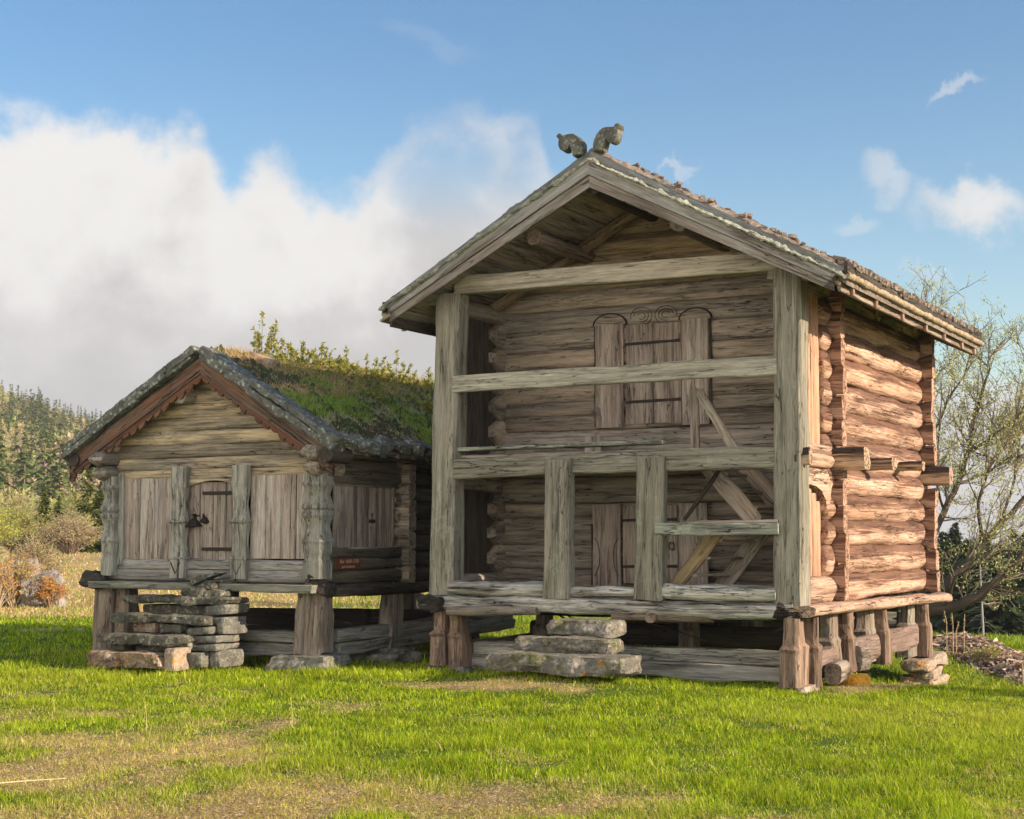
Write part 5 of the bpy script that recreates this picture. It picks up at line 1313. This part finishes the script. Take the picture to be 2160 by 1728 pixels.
def grow(cm, pts, r0, lev, dens=1.):
    L = dens * sum((pts[i + 1] - pts[i]).length for i in range(len(pts) - 1))
    nchild = int(L * (6.4, 5.6, 4.5)[lev]) + 1
    for i in range(nchild):
        f = (.12 if lev == 0 else .1) + .88 * rr.random(); k = f * (len(pts) - 1); j = min(int(k), len(pts) - 2); p = pts[j].lerp(pts[j + 1], k - j); d = (pts[j + 1] - pts[j]).normalized()
        nd = (d * .75 + Vector((rr.gauss(0, .55), rr.gauss(0, .55), rr.gauss(.15, .45)))).normalized(); ln = (.95, .55, .26)[lev] * (.5 + .8 * rr.random())
        q = [p]; 
        for s_ in range(3): nd = (nd + Vector((rr.gauss(0, .18), rr.gauss(0, .18), rr.gauss(.09, .15)))).normalized(); q.append(q[-1] + nd * ln / 3)
        rr_ = max(.004, min(r0 * .4, (.022, .010, .005)[lev])); cm.tube([tuple(a) for a in q], rr_, .0035, vary(BRC[rr.randrange(3)], rr), 3)
        if lev < 2: grow(cm, q, rr_, lev + 1)
        if lev >= 1:
            for s_ in range((0, 2, 5)[lev]):
                b = q[1 + rr.randrange(3)]; lc.leaf(tuple(b + Vector((rr.gauss(0, .05), rr.gauss(0, .05), rr.gauss(0, .05)))), .034 + .026 * rr.random(), vary(((.44, .48, .20), (.40, .44, .18), (.52, .54, .28))[rr.randrange(3)], rr, .25), rr)
wood_ = CM()
for k_, (pp, ra, rb) in enumerate(limbs):
    pts = [W2(*p) for p in pp]; fine_ = []
    for i in range(len(pts) - 1):
        for q in range(3): fine_.append(pts[i].lerp(pts[i + 1], q / 3) + Vector((rr.gauss(0, .015), rr.gauss(0, .02), rr.gauss(0, .02))) * (1 if q else 0))
    fine_.append(pts[-1]); cm = CM(); cm.tube([tuple(a) for a in fine_], ra * .78, rb * .8, (.10, .078, .055), 8)
    cm.build('limb', M['needle'], tree)
    tw = CM(); grow(tw, fine_[3 if k_ < 4 else 1:], ra, 0, .5 if k_ in (0, 1, 6, 7) else 1.); tw.build('twigs', M['needle'], tree)
lc.build('foliage', M['leaf'], tree)
x0_, y0_ = x0, y0
DK = [(.018, .030, .010), (.028, .045, .014), (.04, .062, .018)]
for i, (px, D, hh, w_) in enumerate(((1985, 62, 6.6, 3.4), (2040, 58, 6.0, 3.2), (2105, 56, 5.6, 3.2), (2160, 60, 6.4, 3.6), (2215, 57, 6.0, 3.4), (2010, 74, 8.0, 4.0), (2075, 76, 7.8, 4.0), (2135, 72, 7.6, 3.8), (1940, 66, 6.6, 3.4), (2190, 80, 8.6, 4))):
    x = (px - 1080) / 3200. * D; fir(px, D, hh, w_, 40 + i, ('dark spruce of the shaded row beyond the bark heap' ), 'dark_spruce', DK, 30, 14, 5, 'dark spruces beyond the bark heap', .0, H(x, D) - .3)
# dead pale trunk in front of the dark spruces
D = 50; x = (2064 - 1080) / 3200. * D; dt = thing('dead_tree', (x, D, H(x, D)), 'slender pale dead trunk with bare twigs in front of the dark spruces', 'dead tree', frame=False)
cm = CM(); cm.tube([(0, 0, -.3), (.02, 0, 2.), (-.03, 0, 4.2)], .055, .02, (.34, .32, .30), 6); cm.build('trunk', M['needle'], dt)
cm = CM()
for i in range(60):
    z = .9 + 3 * rr.random(); a = rr.random() * 6.28; l = .3 + .5 * rr.random(); cm.tube([(0, 0, z), (math.cos(a) * l * .5, math.sin(a) * l * .5, z - .03), (math.cos(a) * l, math.sin(a) * l, z - .2)], .008, .003, (.30, .29, .27), 3)
cm.build('twigs', M['needle'], dt)
# bark chip heap
rr = random.Random(9); cm = CM(); A, B = Vector((8.4, 29.0, 0)), Vector((7.7, 21.5, 0))
def pileh(f, s_): return (.24 - .08 * f) * max(0, 1 - s_ * s_) ** 1.2
hv = []
for i in range(41):
    f = i / 40; c = A.lerp(B, f); pd = Vector((.98, -.2, 0)); 
    for j in range(13):
        s_ = -1 + j / 6; x, y = (c + pd * s_ * (.8 - .2 * f)).xy; hv.append((x, y, H(x, y) - .04 + pileh(f, s_) * (1 + .3 * N(x * 2, y * 2)) + .03 * N(x * 7, y * 7)))
cm.v = list(hv); cm.c = [(.22, .15, .105)] * len(hv)
for i in range(40):
    for j in range(12): a = i * 13 + j; cm.f += [(a, a + 1, a + 14), (a, a + 14, a + 13)]
for i in range(7000):
    k = rr.randrange(40); j = rr.randrange(12); p = Vector(hv[k * 13 + j]).lerp(Vector(hv[(k + 1) * 13 + j + 1]), rr.random()); p += Vector((rr.gauss(0, .06), rr.gauss(0, .06), .01))
    a = rr.gauss(1.2, .9); l = .05 + .09 * rr.random(); d = Vector((math.cos(a) * l, math.sin(a) * l, rr.gauss(0, .02))); e = Vector((-math.sin(a), math.cos(a), rr.gauss(0, .6))) * .018
    c = vary(((.50, .37, .27), (.38, .26, .18), (.60, .47, .36), (.16, .10, .07))[rr.randrange(4)], rr)
    b = len(cm.v); cm.v += [tuple(p - e), tuple(p + e), tuple(p + d + e), tuple(p + d - e)]; cm.c += [c] * 4; cm.f += [(b, b + 1, b + 2), (b, b + 2, b + 3)]
tag(cm.build('bark_chip_heap', M['needle']), 'long low heap of reddish bark chips on the slope behind the tall storehouse', 'bark heap', kind='stuff')
for i, (px, py_, D, h_) in enumerate(((1988, 1337, 26.5, .42), (2001, 1340, 26.3, .4), (2024, 1345, 26.2, .42), (2008, 1345, 26.4, .3))):
    x = (px - 1080) / 3200. * D; t_ = CM(); t_.tube([(0, 0, -.3), (.01, 0, h_ * .5), (.03 * (i - 1), 0, h_)], .010, .006, (.45, .33, .20), 4)
    for q in range(12): t_.leaf((.02 * (i - 1), 0, h_ * (.5 + .5 * rr.random())), .04, (.42, .36, .14), rr)
    tag(t_.build('dry_stalk', M['needle'], None, (x, D, 1.6 + (1130 - py_) / 3200. * D)), ('leftmost short dry stalk on the crest behind the bark heap', 'second dry stalk from the left behind the bark heap', 'leaning dry stalk on the crest behind the bark heap', 'lowest dry stalk behind the bark heap')[i], 'stalk', 'dry stalks behind the bark heap')
def weed(px, D, w_, h_, n, seed, lab):
    return shrub('weed_bush', px, D, w_, h_, n, [(.40, .38, .14), (.34, .33, .10)], (.45, .35, .2), .035, seed, lab, 'weeds', None, 40)
weed(2078, 24.8, .55, .42, 500, 31, 'yellowish weed bush on the crest left of the fence post')
weed(2045, 25.6, .5, .28, 260, 32, 'low yellowish weeds between bark heap and weed bush')
weed(2108, 24.6, .45, .16, 160, 33, 'lowest weeds on the crest beside the fence post')
for px, py_, D, h_, ln, lab in ((2145, 1388, 21.6, .32, 0., 'upright thin fence post at the right picture edge'), (2124, 1362, 24.2, .16, .10, 'short leaning fence stake on the crest')):
    x = (px - 1080) / 3200. * D; z = H(x, D); t_ = CM(); t_.tube([(0, 0, -.1), (ln * .5, 0, h_ * .5), (ln, 0, h_)], .016, .013, (.30, .24, .17), 6)
    tag(t_.build('fence_post', M['needle'], None, (x, D, z)), lab, 'fence post')
# stalks in the lawn
for i, (px, py_, h_) in enumerate(((126, 1493, .12), (319, 1540, .26), (622, 1538, .27))):
    D = 3200 * 1.72 / (py_ - 1130); x = (px - 1080) / 3200. * D; t_ = CM(); t_.tube([(0, 0, -.03), (.0, .01, h_ * .5), (-.015, .0, h_)], .004, .003, (.50, .46, .16), 4)
    for q in range(14): t_.leaf((-.015 + rr.gauss(0, .006), rr.gauss(0, .006), h_ * (.6 + .4 * rr.random())), .018, (.55, .52, .10), rr)
    tag(t_.build('dry_stalk', M['needle'], None, (x, D, H(x, D))), ('short pale stalk in the lawn before the left step slabs', 'thin yellow stalk in the strawy lawn at the left', 'tall yellow stalk in the lawn between the two storehouses')[i], 'stalk', 'stalks in the front lawn')
D = 3200 * 1.72 / (1655 - 1130); x = (70 - 1080) / 3200. * D; t_ = CM(); t_.tube([(-.24, -.12, .03), (0, 0, .035), (.24, .14, .03)], .006, .003, (.66, .52, .34), 4)
tag(t_.build('straw_stick', M['needle'], None, (x, D, H(x, D) + .01)), 'pale straw stick lying in the bottom left corner of the lawn', 'stick')

# --- turf roof plants
def roofz(u): return zr(u) + .03
rg = random.Random(12); V_, F_, C_ = [], [], []
for i in range(46000):
    v = -.3 + 5.5 * rg.random(); q = rg.random(); u = SC + (-2.3 * rg.random() if q < .25 else (2.15) * rg.random())
    n_ = N(u * 1.3 + 3, v * 1.1); dry = u < SC + .62 + .8 * N(v * .9, u * 2) and rg.random() < .85
    if not dry and n_ < -.12 and rg.random() < .75: continue
    h_ = (.03 + .06 * rg.random()) * (1.0 + n_) * (1.1 if dry else .95); p = Vector((u, v, roofz(u) - .02)); a = rg.random() * 6.28; e = Vector((math.cos(a), math.sin(a), 0)) * .006
    t2 = p + Vector((rg.gauss(0, .5) * h_, rg.gauss(0, .5) * h_, h_)); c = vary(((.68, .50, .30), (.60, .42, .26), (.50, .36, .16))[rg.randrange(3)] if dry else ((.20, .36, .05), (.30, .44, .07), (.42, .46, .16), (.52, .50, .28), (.44, .38, .26), (.50, .54, .38))[(2 + rg.randrange(4)) if n_ < .08 else rg.randrange(3)], rg)
    b = len(V_); V_ += [tuple(p - e), tuple(p + e), tuple(t2)]; C_ += [c] * 3; F_.append((b, b + 1, b + 2))
for i in range(520):
    v = .5 + 4.8 * rg.random(); u = SC + .05 + 1.1 * rg.random() ** 1.6; h_ = .06 + .16 * rg.random() ** 2; p = Vector((u, v, roofz(u))); c0 = ((.34, .36, .10), (.24, .30, .07), (.44, .40, .14))[rg.randrange(3)]
    tp = p + Vector((rg.gauss(0, .03), rg.gauss(0, .03), h_))
    b = len(V_); V_ += [tuple(p + Vector((.004, 0, 0))), tuple(p - Vector((.004, 0, 0))), tuple(tp)]; C_ += [(.25, .18, .1)] * 3; F_.append((b, b + 1, b + 2))
    for q in range(12):
        l = p.lerp(tp, .3 + .7 * rg.random()) + Vector((rg.gauss(0, .02), rg.gauss(0, .02), 0)); d = Vector((rg.gauss(0, 1), rg.gauss(0, 1), rg.gauss(.3, 1))).normalized() * .028; e = d.cross(Vector((rg.gauss(0, 1), rg.gauss(0, 1), .3))).normalized() * .009
        b = len(V_); V_ += [tuple(l - e), tuple(l + e), tuple(l + d)]; C_ += [vary(c0, rg)] * 3; F_.append((b, b + 1, b + 2))
o = npmesh('turf_grass', V_, F_, C_, M['blade'], None, WLD(0, 0, 0), True); tag(o, 'grass and moss growing on the turf roof, straw coloured along its ridge', 'grass', kind='stuff')
def sapling(u, v, h_, w_, n, seed, lab, col=((.30, .30, .06), (.22, .25, .05), (.38, .36, .09))):
    rg = random.Random(seed); t_ = thing('roof_sapling', (u, v, roofz(u) - .03), lab, 'sapling', 'saplings on the turf roof'); st = CM(); lf = CM(); w_ *= 1.9; n += 3; u += rg.gauss(0, .12); h_ *= .8 + .35 * rg.random()
    for i in range(n):
        a = rg.random() * 6.28; ex, ey = math.cos(a) * w_ * .5 * rg.random(), math.sin(a) * w_ * .5 * rg.random(); ez = h_ * (.45 + .55 * rg.random()) * (1 - .5 * math.hypot(ex, ey) / w_)
        if i == 0: ex = ey = 0.01; ez = h_
        q = [(ex * .2, ey * .2, 0), (ex * .6, ey * .6, ez * .5), (ex, ey, ez)]; st.tube(q, .0055, .002, (.22, .15, .09), 3)
        for j in range(int(30 * ez / h_) + 5):
            f = .25 + .75 * rg.random(); p = Vector(q[1]).lerp(Vector(q[2]), f) if rg.random() < .7 else Vector(q[0]).lerp(Vector(q[1]), .4 + .6 * f)
            lf.leaf(tuple(p + Vector((rg.gauss(0, .012), rg.gauss(0, .012), 0))), .03 + .022 * rg.random(), vary(col[rg.randrange(3)], rg), rg)
    st.build('stems', M['needle'], t_); lf.build('leaves', M['leaf'], t_); t_.scale = (1.25, 1.25, 1.3)
for i, (u, v, h_, w_, n, lab) in enumerate(((-3.18, .62, .50, .34, 9, 'tallest leafy sapling near the front end of the turf roof ridge'), (-3.12, 1.0, .34, .22, 5, 'slanting sapling just behind the tallest one on the turf roof'),
        (-3.10, 1.45, .28, .34, 8, 'bushy sapling cluster where the green turf begins on the ridge'), (-3.05, 1.85, .36, .30, 7, 'dark leaved sapling right of the bushy cluster on the turf roof'), (-3.0, 2.25, .24, .3, 6, 'low sapling before the bare forked twig on the turf roof'),
        (-3.1, 2.55, .38, .22, 4, 'bare forked sapling in the middle of the turf roof ridge'), (-3.0, 2.95, .32, .4, 9, 'wide yellowish sapling right of the middle of the turf roof'), (-2.95, 3.35, .30, .3, 7, 'yellow green sapling before the tall single spire on the turf roof'),
        (-2.98, 3.75, .42, .24, 6, 'single spired sapling standing high on the rear half of the turf roof'), (-2.9, 4.15, .22, .26, 5, 'small round sapling behind the spired one on the turf roof'), (-2.92, 4.6, .34, .2, 4, 'thin sapling left of the brown seed head on the turf roof'), (-2.9, 5.0, .26, .22, 4, 'last sapling before the post of the tall storehouse'),
        (-2.3, 2.2, .16, .3, 8, 'low dark green sapling on the shaded slope of the turf roof'), (-2.1, 3.3, .18, .34, 8, 'low green sapling lower down the rear of the shaded turf slope'), (-4.95, -.35, .18, .10, 3, 'tiny sapling on the left verge of the turf roof'))):
    sapling(u, v, h_, w_, n, 50 + i, lab)
mb = MB(); mb.rock((-3.02, .55, roofz(-3.02)), (.34, .32, .15), 0, 4, (0, .4), 0, .04, (8, 7, 5)); tag(mb.build('turf_stone', M['warmstone'], None, (-3.02, .55, roofz(-3.02) - .07)), 'pale rounded stone in the straw at the front of the turf roof', 'stone')

# tree outside the right edge whose crown shades the lawn at the right
fir(0, 11.0, 6.0, 3.6, 77, 'tall spruce at the right edge of the lawn, beyond the picture', 'lawn_spruce', FIRC, 46, 18, 6, None, .0)
ls_ = [o for o in S.objects if o.name == 'lawn_spruce'][0]; ls_.location = (17.0, 11.4, H(17.0, 11.4)); ls_.scale = (1.15, 1.15, 1.0)

# ------------------------------------------------------------------ air
bm = bmesh.new(); bmesh.ops.create_cube(bm, size=1)
for v in bm.verts: v.co = Vector((v.co.x * 5000, v.co.y * 5000, (v.co.z + .5) * 150 - 20))
me = bpy.data.meshes.new('haze'); bm.to_mesh(me); bm.free()
hz = bpy.data.objects.new('haze', me); S.collection.objects.link(hz); tag(hz, kind='stuff')
m, t = new_mat('air'); pv = t.n('VolumePrincipled', ins={'Color': (.80, .86, .95, 1), 'Density': .0003, 'Anisotropy': .2})
t.n('OutputMaterial', ins={'Volume': pv.outputs[0]}); me.materials.append(m)
